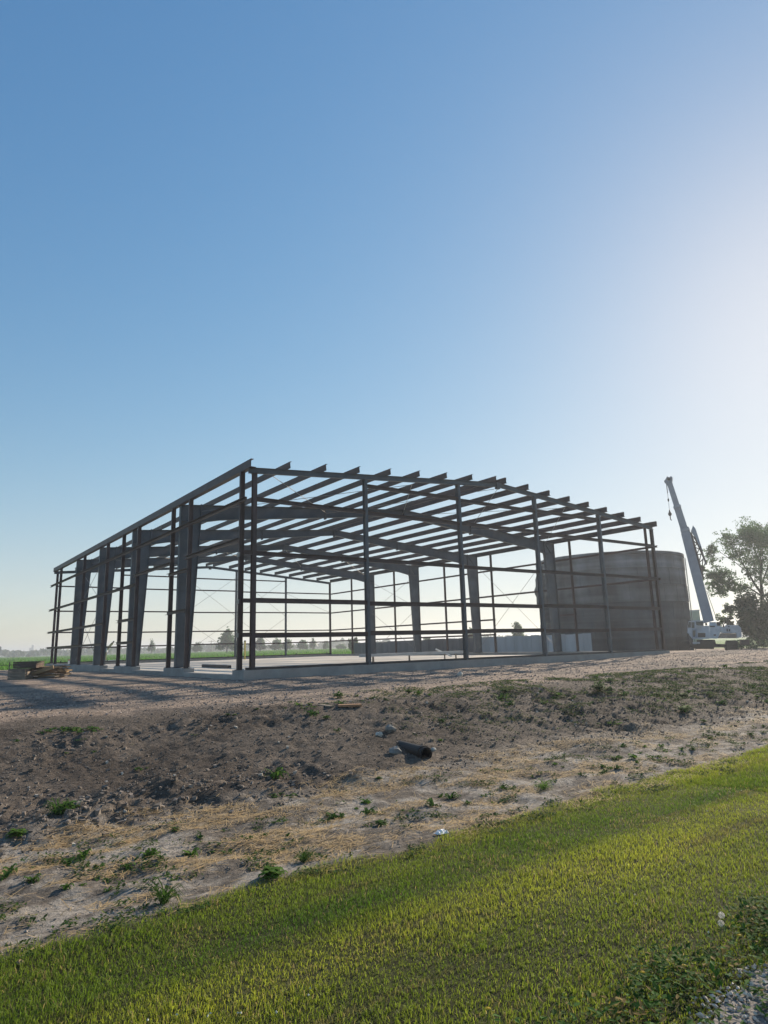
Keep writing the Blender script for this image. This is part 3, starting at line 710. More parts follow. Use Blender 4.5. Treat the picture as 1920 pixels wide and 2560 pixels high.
# stowed lattice jib on the boom's back
jib = obj('lattice_jib', slab2([(698, 745), (712, 712), (720, 686), (730, 700), (748, 722), (812, 920), (862, 1088), (850, 1092), (790, 925), (738, 800)], -.3, .3, K), M_BOOM, crane)
for (a, b, c, d) in ((665, 700, 830, 1240), (700, 760, 822, 1200), (735, 800, 858, 1080), (795, 905, 860, 1090)):
    obj('chord', MB().tube(K(a, b, -.25), K(c, d, -.25), .08, 6).tube(K(a, b, .25), K(c, d, .25), .08, 6), M_DARK, jib)
lac = MB()
for k in range(11):
    t0 = k/11; t1 = (k+1)/11
    pa = lambda t: (672+150*t, 735+470*t); pb = lambda t: (735+110*t, 800+280*t)
    A = pa(t0) if k % 2 == 0 else pb(t0); B = pb(t1) if k % 2 == 0 else pa(t1)
    lac.tube(K(*A, -.2), K(*B, .2), .05, 5)
obj('lacing', lac, M_DARK, jib)
# hoist line and hook
ht = K(445, 262, -.1); 
hb = Vector((ht.x, ht.y, K(490, 570).z))
obj('hoist_line', MB().tube(ht, hb, .022, 6).tube(ht+Vector((0,0,.1)), ht+Vector((0,0,-.9)), .05, 6), M_ROD, crane)
hk = obj('hook_ball', MB().lathe([(0.01, hb.z-.2), (.13, hb.z-.1), (.19, hb.z+.08), (.10, hb.z+.26), (.03, hb.z+.55), (.01, hb.z+.55)], hb.x, hb.y, 12), M_DARK, crane, smooth=True)
obj('hook', MB().tube((hb.x, hb.y, hb.z-.15), (hb.x, hb.y, hb.z-.5), .05, 8).tube((hb.x, hb.y, hb.z-.5), Vector((hb.x, hb.y, hb.z-.62))+RT*.1, .045, 8), M_DARK, hk)
mid = Vector((ht.x, ht.y, K(472, 420).z)); obj('limit_weight', MB().lathe([(.01, mid.z-.15), (.08, mid.z-.1), (.08, mid.z+.1), (.01, mid.z+.25)], mid.x, mid.y, 10), M_DARK, crane)
obj('pendant', MB().tube(K(865, 1370, .3), K(960, 1640, .3), .03, 5), M_ROD, crane)
# pale green shed behind
sh = at(1747, 1590, depth=96); t = thing('metal_shed', 'pale green metal shed far behind the white crane', 'shed', (sh.x, sh.y, -1.0))
def S2(u, v, off): q = at(u, v, depth=96)+HN*off; return q-Vector((sh.x, sh.y, -1.0))
M_SH = mat('pale_green_sheet', (.42,.50,.42), .6, .1, 1)
def quadbox(P4, dep, f):
    mb = MB(); A = [f(u, v, 0) for u, v in P4]; B = [f(u, v, dep) for u, v in P4]; n = len(P4)
    mb.add(A+B, [tuple(range(n)), tuple(range(2*n-1,n-1,-1))]+[((i+1)%n,i,n+i,n+(i+1)%n) for i in range(n)]); return mb
obj('wall', quadbox([(1732,1528),(1748,1527),(1760,1620),(1736,1622)], 4, S2), M_SH, t)
obj('roof', quadbox([(1730,1525),(1749,1524),(1749,1527.5),(1731,1528.5)], 4.3, S2), M_CW, t)

# ------------------------------------------------------------------ trees
M_LEAF = mat('tree_leaf', (.072, .140, .050), .6, .35, .9, transl=.45, spec=.2)
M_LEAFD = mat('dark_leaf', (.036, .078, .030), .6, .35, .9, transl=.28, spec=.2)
M_BARK = mat('bark', (.06, .05, .043), .9, .3, 4, .3, 20)
def leaf_cloud(name, clumps, size, mt, parent, hollow=.25, loose=1.0):
    Ps = []
    for (c, r, n) in clumps:
        d = rng.normal(size=(n,3)); d /= np.linalg.norm(d,axis=1)[:,None]
        rad = (hollow+(1-hollow)*rng.random(n))**.6*(.75+.4*rng.random(n))
        # twig groups: pull leaves towards random twig points so gaps open up
        k = max(3, n//14); tw = rng.integers(0, k, n); td = d[:k]*rad[:k,None]
        td = td*(.55+.75*rng.random((len(td),1)))*loose
        pts = td[tw]*.85+d*rad[:,None]*.15+rng.normal(size=(n,3))*.13
        Ps.append(np.array(c)[None]+pts*np.array(r)[None])
    P = np.concatenate(Ps); n = len(P)
    a = rng.normal(size=(n,3)); a /= np.linalg.norm(a,axis=1)[:,None]
    b = np.cross(a, rng.normal(size=(n,3))); b /= np.linalg.norm(b,axis=1)[:,None]
    s = size*(.6+.8*rng.random((n,1)))
    vs = np.stack([P-a*s, P-b*s*.55, P+a*s, P+b*s*.55],1).reshape(-1,3)
    tt = np.arange(n*4).reshape(-1,4)
    o = big_mesh(name, vs, tt, mt); o.parent = parent; return o
def limbs(name, segs, parent, mt=M_BARK):
    mb = MB()
    for p, q, r0, r1 in segs: mb.tube(p, q, r0, 7, r1)
    return obj(name, mb, mt, parent, smooth=True)
BT = 84.0
tb = at(1908, 1600, depth=BT); tb.z = -1.0
tree = thing('big_tree', 'tall airy broadleaf tree with spreading boughs right of the crane', 'tree', tuple(tb))
def TK(a, b, off=0): return at(1560+a*.23967, 1150+b*.23967, depth=BT)+HN*off-tb
px_m = BT/F_PX*.23967*1.02
cl = []
for (a, b, r, n) in ((1180,790,125,190),(1330,735,105,150),(1440,770,120,190),(1050,860,110,150),(980,930,75,90),(1160,900,110,130),(1290,860,130,170),(1420,900,130,170),
                     (1540,860,140,200),(960,1010,70,60),(1100,1000,80,70),(1240,1010,110,100),(1380,1050,120,110),(1500,1040,130,140),(1600,1000,150,160),
                     (880,1130,50,90),(860,1220,50,80),(950,1190,80,150),(1060,1240,80,130),(940,1290,75,130),(1010,1370,75,120),(1090,1330,60,70),(1190,1190,60,60),(1270,1320,85,120),(1350,1250,80,60),(1480,1230,110,90),
                     (1040,1580,55,80),(1060,1660,50,60)):
    c = TK(a, b, rng.normal()*1.4); cl.append((tuple(c), (r*px_m, r*px_m, r*px_m*.85), int(n*7)))
leaf_cloud('crown', cl, .115, M_LEAF, tree, .15, 1.55)
seg = []
def lk(*pts):
    for (a, b, r), (c, d, r2) in zip(pts[:-1], pts[1:]): seg.append((TK(a, b), TK(c, d), r, r2))
lk((1440,1900,.32),(1440,1400,.24),(1425,1260,.15),(1430,1080,.09),(1420,900,.05)); lk((1440,1400,.18),(1360,1290,.13),(1300,1180,.09),(1240,1080,.07),(1160,940,.04))
lk((1430,1300,.10),(1490,1150,.08),(1540,980,.05)); lk((1300,1180,.06),(1150,1060,.04),(1000,960,.03)); lk((1430,1080,.06),(1340,900,.04),(1300,780,.03)); lk((1440,1420,.12),(1300,1330,.08),(1100,1270,.05),(930,1220,.03))
lk((1425,1260,.07),(1450,1000,.05),(1440,800,.03)); lk((1360,1290,.05),(1370,1120,.04),(1330,960,.02)); lk((1240,1080,.04),(1100,1010,.03),(960,1040,.02))
limbs('trunk', seg, tree)
# dense undergrowth tree and bushes
ub = at(1880, 1602, depth=80); ub.z = -1.0
und = thing('dark_bushy_tree', 'dense dark leafy tree standing under the tall airy tree', 'tree', tuple(ub))
def UK(a, b, off=0): return at(1560+a*.23967, 1150+b*.23967, depth=80)+HN*off-ub
cl = []
for (a, b, r, n) in ((1230,1520,90,260),(1330,1470,100,300),(1440,1500,110,320),(1180,1610,80,240),(1290,1620,110,380),(1420,1640,120,420),(1530,1560,120,380),(1530,1700,120,380),(1260,1740,90,300),(1380,1770,110,360),(1480,1800,100,300),(1100,1680,50,110),(1130,1560,45,90)):
    cl.append((tuple(UK(a, b, rng.normal()*.9)), (r*px_m, r*px_m, r*px_m), int(n*3.6)))
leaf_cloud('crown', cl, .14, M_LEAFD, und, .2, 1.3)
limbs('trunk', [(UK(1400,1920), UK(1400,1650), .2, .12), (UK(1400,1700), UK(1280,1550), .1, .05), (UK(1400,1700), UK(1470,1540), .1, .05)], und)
for i, (u, v, r, lab) in enumerate(((1842,1592,1.3,'low green bush at the foot of the dark bushy tree'), (1872,1598,1.1,'light green bush beside the dropped black beam'), (1905,1600,1.2,'leafy green bush at the right foot of the tall tree'))):
    q = at(u, v, depth=77); b_ = thing('bush', lab, 'bush', (q.x, q.y, -.95)); 
    leaf_cloud('foliage', [((0,0,.55),(r,r,.8),300),((.5,.3,.9),(r*.6,r*.6,.6),150)], .12, M_LEAF, b_)
    limbs('stem', [((0,0,-.1),(.1,0,.7),.04,.02),((0,0,-.1),(-.3,.1,.7),.03,.015)], b_)
# trees far behind the field: (u, top v, base v, half width px, distance, label)
FT = [(567,1573,1633,23,230,'tall dense tree on the field edge seen beside the near corner post'),
      (593,1600,1634,16,235,'lower round tree touching the tall dense field edge tree'),
      (378,1599,1634,10,300,'lone rounded tree on the skyline seen between the frame posts'),
      (493,1606,1632,13,320,'dark squat tree standing alone beyond the crop field'),
      (448,1619,1632,8,340,'small bushy tree far beyond the field, left of a squat one'),
      (267,1612,1638,12,420,'hazy round tree behind the raised boom lift'),
      (113,1625,1640,14,700,'pale domed tree on the far left skyline'),
      (136,1627,1640,8,700,'pale small tree next to the domed tree on the skyline'),
      (650,1592,1628,17,260,'broad field edge tree right of the gap in the tree row'),
      (690,1596,1627,16,265,'wide crowned tree in the row behind the field'),
      (718,1597,1626,13,270,'tree in the row seen past the far gable column'),
      (757,1598,1625,14,270,'rounded tree at the end of the field edge row'),
      (782,1595,1624,8,275,'narrow upright tree at the end of the field edge row'),
      (815,1601,1624,9,280,'small flat topped tree seen through the lowest girts'),
      (852,1610,1622,14,290,'low dark hedge tree left of the dark low wall'),
      (879,1596,1618,9,150,'thin leafy tree just left of the dark low wall'),
      (890,1592,1615,8,150,'spindly tree rising behind the end of the dark low wall'),
      (1178,1570,1605,14,170,'small tree half hidden behind a frame column on the right wall'),
      (1296,1553,1600,17,150,'round green tree rising above the pale panel wall'),
      (1068,1590,1605,12,180,'low shrubby tree showing above the dark low wall')]
for (u, vt, vb, hw, dd, lab) in FT:
    b_ = at(u, vb, depth=dd); zt = at(u, vt, depth=dd).z; z0 = -1.0; hgt = zt-z0; r = hw*dd/F_PX
    t = thing('field_tree', lab, 'tree', (b_.x, b_.y, z0), group='trees on the far side of the field')
    nl = 900 if hw > 12 else 500
    leaf_cloud('crown', [((0,0,hgt*.58),(r,r,hgt*.40),nl),((r*.45,0,hgt*.42),(r*.65,r*.65,hgt*.28),nl//2),((-r*.5,0,hgt*.45),(r*.6,r*.6,hgt*.3),nl//2),((r*.1,0,hgt*.8),(r*.6,r*.6,hgt*.2),nl//3)], max(.22, r*.13), M_LEAF, t, .1)
    limbs('trunk', [((0,0,-.3),(0,0,hgt*.5),.03*hgt,.015*hgt),((0,0,hgt*.35),(r*.4,0,hgt*.65),.015*hgt,.006*hgt),((0,0,hgt*.35),(-r*.4,0,hgt*.65),.015*hgt,.006*hgt)], t)
# far wood along the skyline
n = 26000; ang = math.radians(-62)+rng.random(n)*math.radians(160); dist = 560+380*rng.random(n)
hh = (2.5+9*fbm(ang*30, ang*0, 191, 4)**1.5)*rng.random(n)**.7
P = np.stack([CAM.x+np.sin(ang)*dist, CAM.y+np.cos(ang)*dist, -1+hh],1)
a = rng.normal(size=(n,3)); a /= np.linalg.norm(a,axis=1)[:,None]; b = np.cross(a, rng.normal(size=(n,3))); b /= np.linalg.norm(b,axis=1)[:,None]
s = 1.2+1.6*rng.random((n,1))
vs = np.stack([P-a*s, P-b*s*.8, P+a*s, P+b*s*.8],1).reshape(-1,3)
big_mesh('far_wood', vs, np.arange(n*4).reshape(-1,4), M_LEAFD, kind='stuff', label='hazy distant line of woods along the horizon', category='woods')
# crop in the field: rows of leafy tufts
rows = []
yy = 42.0
while yy < 330:
    st = .45 if yy < 80 else 1.3; xx = np.arange(-75-yy*.3, 45+yy*.45, st); rows.append(np.stack([xx+rng.normal(size=len(xx))*.15, np.full(len(xx), yy)+rng.normal(size=len(xx))*.06],1)); yy += .76*(1 if yy < 80 else 3)
P = np.concatenate(rows); n = len(P)
P3 = np.stack([P[:,0], P[:,1], np.full(n,FIELD)],1)
g_ = .8+.5*rng.random((n,1)); cc = np.tile(C(.09,.21,.03),(n,1))*g_
P3 = np.repeat(P3, 3, 0); P3[:,:2] += rng.normal(size=(len(P3),2))*.12
blades('field_crop', P3, .35+.35*rng.random(len(P3)), .08+.05*rng.random(len(P3)), .9, np.repeat(cc,3,0), M_BLADE, 1, kind='stuff', label='green crop rows in the flat field behind the frame', category='crop')

# grain elevator on the skyline
ED = 1150.0
eb = at(78, 1638, depth=ED); ele = thing('grain_elevator', 'tall hazy grain elevator tower on the far left skyline', 'building', (eb.x, eb.y, -1))
M_EL = mat('elevator_concrete', (.36,.37,.38), .8, .1, .1)
def ebox(u0, u1, v0, dep, name):
    A = at(u0, v0, depth=ED)-eb; B = at(u1, v0, depth=ED)-eb; d = Vector((B.x-A.x, B.y-A.y, 0)); zt = A.z+eb.z+1
    mb = MB(); p = [Vector((A.x,A.y,0)), Vector((A.x,A.y,0))+d, Vector((A.x,A.y,0))+d+HN*dep, Vector((A.x,A.y,0))+HN*dep]
    mb.add(p+[q+Vector((0,0,zt)) for q in p], [(0,3,2,1),(4,5,6,7),(0,1,5,4),(1,2,6,5),(2,3,7,6),(3,0,4,7)]); obj(name, mb, M_EL, ele)
ebox(73, 79, 1620, 9, 'silo'); ebox(79, 84.5, 1614, 9, 'head_house'); ebox(80, 82.5, 1611.5, 5, 'leg_tower'); ebox(64, 68, 1629, 12, 'storage_bin')
# utility pole
q = at(527.5, 1632, depth=300); pt = at(527.5, 1601, depth=300)
up_ = thing('utility_pole', 'thin utility pole with crossarm beyond the crop field', 'pole', (q.x, q.y, -1))
obj('pole', MB().tube((0,0,-.4), (0,0,pt.z+1), .14, 8, .10), M_BARK, up_)
obj('crossarm', MB().beam(-RT*1.3+Vector((0,0,pt.z+.6)), RT*1.3+Vector((0,0,pt.z+.6)), .12, .14), M_BARK, up_)
# fence between the pad and the field
fe = thing('wire_fence', 'dark post and wire fence between the frame and the crop', 'fence', (0, 41, -1))
xs_ = np.arange(-46, 30, 3.7)
for i, xx in enumerate(xs_):
    obj('post', MB().tube((xx, .05*math.sin(i*3), -.2), (xx+.03*math.sin(i*5), .05*math.sin(i*3), 1.10+.08*math.sin(i*7)), .045, 6), M_DARK, fe)
for z_ in (.45, .92): obj('wire', MB().tube((xs_[0], -.05, z_), (xs_[-1], -.05, z_), .022, 5), M_DARK, fe)

# ------------------------------------------------------------------ things lying about
M_WOOD = mat('sawn_timber', (.28, .19, .105), .8, .3, 3, .3, 30, streak=(1,1,6), c2=(.46,.30,.15))
M_WOODG = mat('weathered_timber', (.23, .185, .14), .9, .35, 3, .3, 30, streak=(1,1,6))
# stack of timber at the left
s0 = on_ground(66, 1697); s1 = on_ground(144, 1694)
ax = Vector((s1.x-s0.x, s1.y-s0.y, 0)); Lp = ax.length; ax.normalize(); nn = Vector((-ax.y, ax.x, 0))
cen = Vector(((s0.x+s1.x)/2, (s0.y+s1.y)/2, min(s0.z, s1.z)))
k = 0; zc = cen.z+.02
wl = ['bright sawn plank at the bottom of the loose timber stack', 'weathered plank in the middle of the loose timber stack', 'bleached plank near the top of the loose timber stack']
for lay in range(6):
    for j in range(3):
        yaw = rng.normal()*.10; tl = rng.normal()*.018; ln = Lp*(.85+.25*rng.random())
        c = cen+nn*(.10+.30*j)+ax*rng.normal()*.12; c.z = zc+.035
        d = (ax*math.cos(yaw)+nn*math.sin(yaw)); p = c-d*ln/2; q = c+d*ln/2; p.z -= tl; q.z += tl
        sec = 0 if lay < 3 else (1 if lay < 5 else 2)
        o = obj('plank', MB().beam((p-c), (q-c), .24, .05), M_WOOD if k % 4 else M_WOODG, None, label=wl[sec], category='plank', group=['bottom planks of the timber stack','middle planks of the timber stack','top planks of the timber stack'][sec])
        o.location = c; k += 1
    zc += .082
c = cen-nn*.2+Vector((0,0,.30)); d = (ax+Vector((0,0,.26))).normalized()
o = obj('plank', MB().beam(-d*Lp*.46, d*Lp*.46, .05, .16), M_WOOD, None, label='orange board leaning slantwise across the front of the timber stack', category='plank'); o.location = c
b0 = on_ground(18, 1700); b1 = on_ground(62, 1699)
dv = Vector((b1.x-b0.x, b1.y-b0.y, 0)); ln = dv.length; dv.normalize(); nn2 = Vector((-dv.y, dv.x, 0))
for (z0, z1, off, lab, mt_) in ((-.02, .44, 0, 'grey wooden crate on the ground beside the timber stack', M_WOODG), (.445, .72, .45, 'brown wooden crate set on top of the grey crate', mat('brown_timber', (.12,.085,.07), .9, .3, 4, .3, 30))):
    cr = thing('wooden_crate', lab, 'crate', (b0.x, b0.y, b0.z), math.atan2(dv.y, dv.x))
    nb = 4; hb_ = (z1-z0)/nb; lnx = ln*(1 if z0 < .1 else 1.35)
    for r_ in range(nb):
        obj('board', MB().box(0, lnx, off, off+.03, z0+r_*hb_+.006, z0+(r_+1)*hb_-.006), mt_, cr); obj('board', MB().box(0, lnx, off+.9, off+.93, z0+r_*hb_+.006, z0+(r_+1)*hb_-.006), mt_, cr)
        obj('board', MB().box(0, .03, off+.031, off+.899, z0+r_*hb_+.006, z0+(r_+1)*hb_-.006), mt_, cr); obj('board', MB().box(lnx-.03, lnx, off+.031, off+.899, z0+r_*hb_+.006, z0+(r_+1)*hb_-.006), mt_, cr)
    obj('lid', MB().box(.03, lnx-.03, off+.031, off+.899, z1-.04, z1-.008), mt_, cr)
# black drain pipe stub in the bank
M_PIPE = mat('black_plastic', (.007,.008,.010), .55, .3, 5, spec=.25)
pg = on_ground(1060, 1896); pdz = (pg-CAM).dot(Vector((sy_, cy_, 0)))
pq = on_ground(1000, 1862); pdq = (pq-CAM).dot(Vector((sy_, cy_, 0)))
pa = at(1004, 1868, depth=pdq+.10); pb = at(1066, 1885, depth=pdz-.02)
dp = (pb-pa).normalized(); rp = .098
pipe = thing('drain_pipe', 'black plastic drain pipe sticking out of the dirt bank', 'pipe', tuple(pa))
def hollow(p, q, r, ri, n=20):
    mb = MB(); d = (q-p).normalized(); a_ = Vector((0,0,1)); sx = d.cross(a_).normalized(); sz = sx.cross(d)
    ring = lambda c, rr: [c+sx*(rr*math.cos(2*math.pi*i/n))+sz*(rr*math.sin(2*math.pi*i/n)) for i in range(n)]
    vs = ring(p, r)+ring(q, r)+ring(q, ri)+ring(p, ri); fs = []
    for b_ in range(4):
        for i in range(n): fs.append((b_*n+i, b_*n+(i+1) % n, ((b_+1) % 4)*n+(i+1) % n, ((b_+1) % 4)*n+i))
    mb.add(vs, fs); return mb
obj('barrel', hollow(-dp*.10, (pb-pa), rp, rp-.02), M_PIPE, pipe, smooth=False)
obj('collar', hollow((pb-pa)-dp*.16, (pb-pa)-dp*.08, rp+.012, rp+.001), M_PIPE, pipe)
# boards and steel lying near the edge wall
def lying(name, u0, v0, u1, v1, wd, ht, mt_, label, cat, zoff=0.0, y=None, z=None):
    if z is not None: a, b = at(u0, v0, z=z), at(u1, v1, z=z)
    else: a, b = on_ground(u0, v0), on_ground(u1, v1)
    c = (a+b)/2; a.z += ht/2+zoff; b.z += ht/2+zoff
    mb = MB().beam(a-c, b-c, wd, ht)
    o = obj(name, mb, mt_, None, label=label, category=cat); o.location = c; return o
M_ORNG = mat('orange_board', (.36,.19,.10), .8, .25, 5)
lying('board', 733, 1690, 832, 1684, .16, .05, M_ORNG, 'orange board lying against the foot of the concrete edge wall', 'board')
lying('board', 846, 1767, 902, 1765, .18, .04, M_ORNG, 'short orange board lying on top of the bank', 'board')
lying('steel_beam', 1044, 1669, 1112, 1663, .18, .12, M_DARK, 'dark steel beam lying before the middle of the edge wall', 'beam')
lying('steel_beam', 1052, 1666, 1122, 1661, .10, .17, M_BROWN, 'brown steel beam lying behind the dark one by the edge wall', 'beam')
lying('board', 1176, 1664, 1202, 1662, .2, .06, M_WOODG, 'short grey board lying near the second gable column', 'board')
lying('steel_channel', 1575, 1634, 1662, 1630, .25, .07, M_ROD, 'pale steel channel lying at the corner by the tank', 'channel', .06)
lying('steel_channel', 1585, 1636, 1650, 1633, .12, .06, M_DARK, 'dark channel lying under the pale one at the corner', 'channel')
lying('plank', 800, 1765, 830, 1768, .1, .03, M_WOODG, 'weathered stick lying in the bank weeds', 'stick')
lying('steel_beam', 508, 1668, 574, 1671, .16, .14, M_DARK, 'dark steel beam lying on the slab inside the first doorway', 'beam', z=-.165)
# beam resting on trestles inside the frame
ta = at(905, 1643, y=6.2); tb_ = at(1158, 1635.5, y=6.2); ta.z = tb_.z = .22
bl = thing('trestle_beam', 'long pale timber beam laid on low trestles inside the frame', 'beam', (ta.x, ta.y, -.17))
org = Vector((ta.x, ta.y, -.17))
obj('top', MB().beam(ta-org, tb_-org, .5, .13), M_PAN, bl)
for f_ in (.08, .42, .78, .9):
    p = ta.lerp(tb_, f_)-org
    obj('leg', MB().beam(p+Vector((.12,0,-.06)), Vector((p.x-.05, p.y-.2, .004)), .07, .07), M_WOODG, bl); obj('leg', MB().beam(p+Vector((.12,0,-.06)), Vector((p.x+.3, p.y+.2, .004)), .07, .07), M_WOODG, bl)
# white pipe stubs through the slab
M_PVC = mat('white_pvc', (.72,.72,.70), .4, .05, 3)
for (u, vb, vt, x_, lab) in ((147.5,1660,1657,1.2,'short white pipe stub at the slab edge by the far corner'), (155,1660,1651,1.2,'white pipe stub beside the shorter one by the far corner'), (161.5,1659.5,1651,1.3,'white pipe stub nearest the last frame column'),
                             (213,1657,1642,1.6,'tall white pipe stub between two left frame columns'), (1069,1630,1619,18,'short white pipe rising before the dark low wall'), (1086.5,1630,1614,18.3,'tall white pipe rising before the dark low wall'),
                             (1094.5,1630,1617,18.6,'white pipe right of the tallest before the dark wall'), (1101,1629.5,1613,19,'slim white pipe beside the slanting one'), (1197,1629,1622,20.5,'short white pipe stub by a right wall column')):
    a = at(u, vb, z=-.17)
    a = at(u, vt, x=x_) if x_ > 10 else at(u, vb, x=x_)
    zt = at(u, vt, x=x_).z
    o = obj('pipe_stub', hollow(Vector((0,0,0)), Vector((0,0,max(.12, zt+.17))), .055, .045, 12), M_PVC, None, label=lab, category='pipe'); o.location = (a.x, a.y, -.168)
pa2 = at(1089, 1623, x=18.4); pb2 = at(1128, 1630, x=19.4); pb2.z = -.11
o = obj('pipe_length', hollow(Vector((0,0,0)), pb2-pa2, .05, .04, 12), M_PVC, None, label='white pipe leaning down from the tall pipes to the slab', category='pipe'); o.location = pa2
# bucket with orange lid
q = at(176, 1660, x=.9); bk = thing('bucket', 'white bucket with an orange lid at the last frame column', 'bucket', (q.x, q.y, -.168))
obj('tub', MB().lathe([(.01,.0),(.15,.0),(.18,.38),(.01,.38)], 0, 0, 16), M_PVC, bk); obj('lid', MB().lathe([(.01,.381),(.19,.381),(.17,.46),(.01,.47)], 0, 0, 16), M_ORNG, bk)
# boom lift beyond the frame
q = at(262, 1662, depth=62); bl2 = thing('boom_lift', 'tan boom lift with raised jib seen behind the left frame', 'boom lift', (q.x, q.y, -1.0))
org = Vector((q.x, q.y, -1.0)); M_YEL = mat('tan_yellow_paint', (.45,.38,.22), .5, .15, 3)
LKp = lambda u, v, o=0: at(u, v, depth=62)+HN*o-org
obj('mast', MB().beam(LKp(262,1668), LKp(263,1625), .22, .22, up=(0,1,0)), M_YEL, bl2)
obj('jib', MB().beam(LKp(264,1627), LKp(281,1608), .18, .18, up=(0,1,0)), M_YEL, bl2)
obj('jib_tip', MB().beam(LKp(279,1611), LKp(285,1603), .10, .12, up=(0,1,0)), M_DARK, bl2)
obj('knuckle', MB().lathe([(.01,-.18),(.22,-.18),(.22,.18),(.01,.18)], 0, 0, 10), M_PVC, bl2).location = LKp(264,1625)
obj('platform', MB().box(-.9,1.4,-.8,.8,.25,1.0), M_PVC, bl2)
for sx_ in (-.7, 1.1):
    for sy2 in (-.75, .75): obj('wheel', MB().tube((sx_, sy2-.14, .33), (sx_, sy2+.14, .33), .34, 14), M_RUB, bl2)
q = at(612, 1652, depth=56); yp = thing('marker_pole', 'slim yellow pole standing behind the near corner posts', 'pole', (q.x, q.y, -1.0))
obj('pole', MB().tube((0,0,0), (0,0,at(612,1604,depth=56).z+1), .07, 8), mat('yellow_paint', (.55,.45,.10), .5, .1, 3), yp); obj('cap', MB().lathe([(.01,0),(.09,0),(.09,.08),(.01,.1)],0,0,8), M_DARK, yp).location = (0,0,at(612,1604,depth=56).z+1)
# white sheet near the tank, litter by the lawn, white jug in the crop
M_LIT = mat('white_litter', (.75,.76,.78), .6, .06, 9)
def crumple(name, loc, sx, sy, hz, label, cat, seed, mt_=M_LIT):
    r_ = random.Random(seed); n = 7; mb = MB(); vs = []
    for j in range(n):
        for i in range(n): vs.append(((i/(n-1)-.5)*sx*(1+.15*r_.random()), (j/(n-1)-.5)*sy*(1+.15*r_.random()), hz*(r_.random()*.7+.3)*(1 if 0 < i < n-1 and 0 < j < n-1 else .25)))
    mb.v = vs; mb.f = [(j*n+i, j*n+i+1, (j+1)*n+i+1, (j+1)*n+i) for j in range(n-1) for i in range(n-1)]
    o = obj(name, mb, mt_, None, label=label, category=cat); o.location = loc; o.rotation_euler = (0,0,seed); md = o.modifiers.new('thick','SOLIDIFY'); md.thickness = .004; return o
crumple('paper_scrap', on_ground(1104, 2086)+Vector((0,0,.006)), .12, .07, .035, 'scrap of white paper at the edge of the lawn', 'paper', 3)
crumple('plastic_sheet', on_ground(1686, 1627)+Vector((0,0,.02)), 2.2, .8, .35, 'crumpled white plastic sheet on the ground below the tank', 'sheet', 5)
crumple('paper_scrap', on_ground(50, 2412)+Vector((0,0,.01)), .045, .03, .015, 'tiny pale scrap where straw meets lawn', 'paper', 8, M_WOOD)
q = at(858, 1634, depth=62); jg = obj('plastic_jug', MB().lathe([(.01,0),(.28,0),(.3,.3),(.22,.5),(.06,.6),(.01,.6)],0,0,14), M_PVC, None, label='white plastic drum standing in the field behind the far wall', category='drum'); jg.location = (q.x, q.y, -.95)
# black beam by the bushes
q0 = at(1852, 1612, depth=76); q1 = at(1876, 1612, depth=76)
# stones one can pick out on the bank
for (u, v, s_, lab) in ((948,1840,.07,'pale stone lying left above the black pipe'), (1084,1877,.05,'small white stone at the mouth of the black pipe'), (988,1885,.11,'flat grey rock leaning on the left of the pipe'), (975,1828,.11,'dark round rock on the slope above the pipe'), (1150,1689,.12,'tan rock on the gravel before the second gable column')):
    p = on_ground(u, v); r_ = random.Random(u); mb = MB(); ico = []
    for j in range(5):
        for i in range(8):
            th = math.pi*(j+.5)/5; ph = 2*math.pi*i/8; rr = s_*(.8+.4*r_.random()); ico.append((rr*math.sin(th)*math.cos(ph), rr*math.sin(th)*math.sin(ph)*.8, rr*math.cos(th)*.7))
    mb.v = ico; mb.f = [(j*8+i, j*8+(i+1) % 8, (j+1)*8+(i+1) % 8, (j+1)*8+i) for j in range(4) for i in range(8)]+[tuple(range(7,-1,-1)), tuple(range(32,40))]
    o = obj('rock', mb, mat('grey_rock', (.22,.21,.19), .9, .3, 8, .3, 40) if 'grey' in lab or 'dark' in lab else mat('pale_rock', (.5,.45,.38), .9, .2, 8), None, label=lab, category='rock'); o.location = (p.x, p.y, p.z+s_*.3)

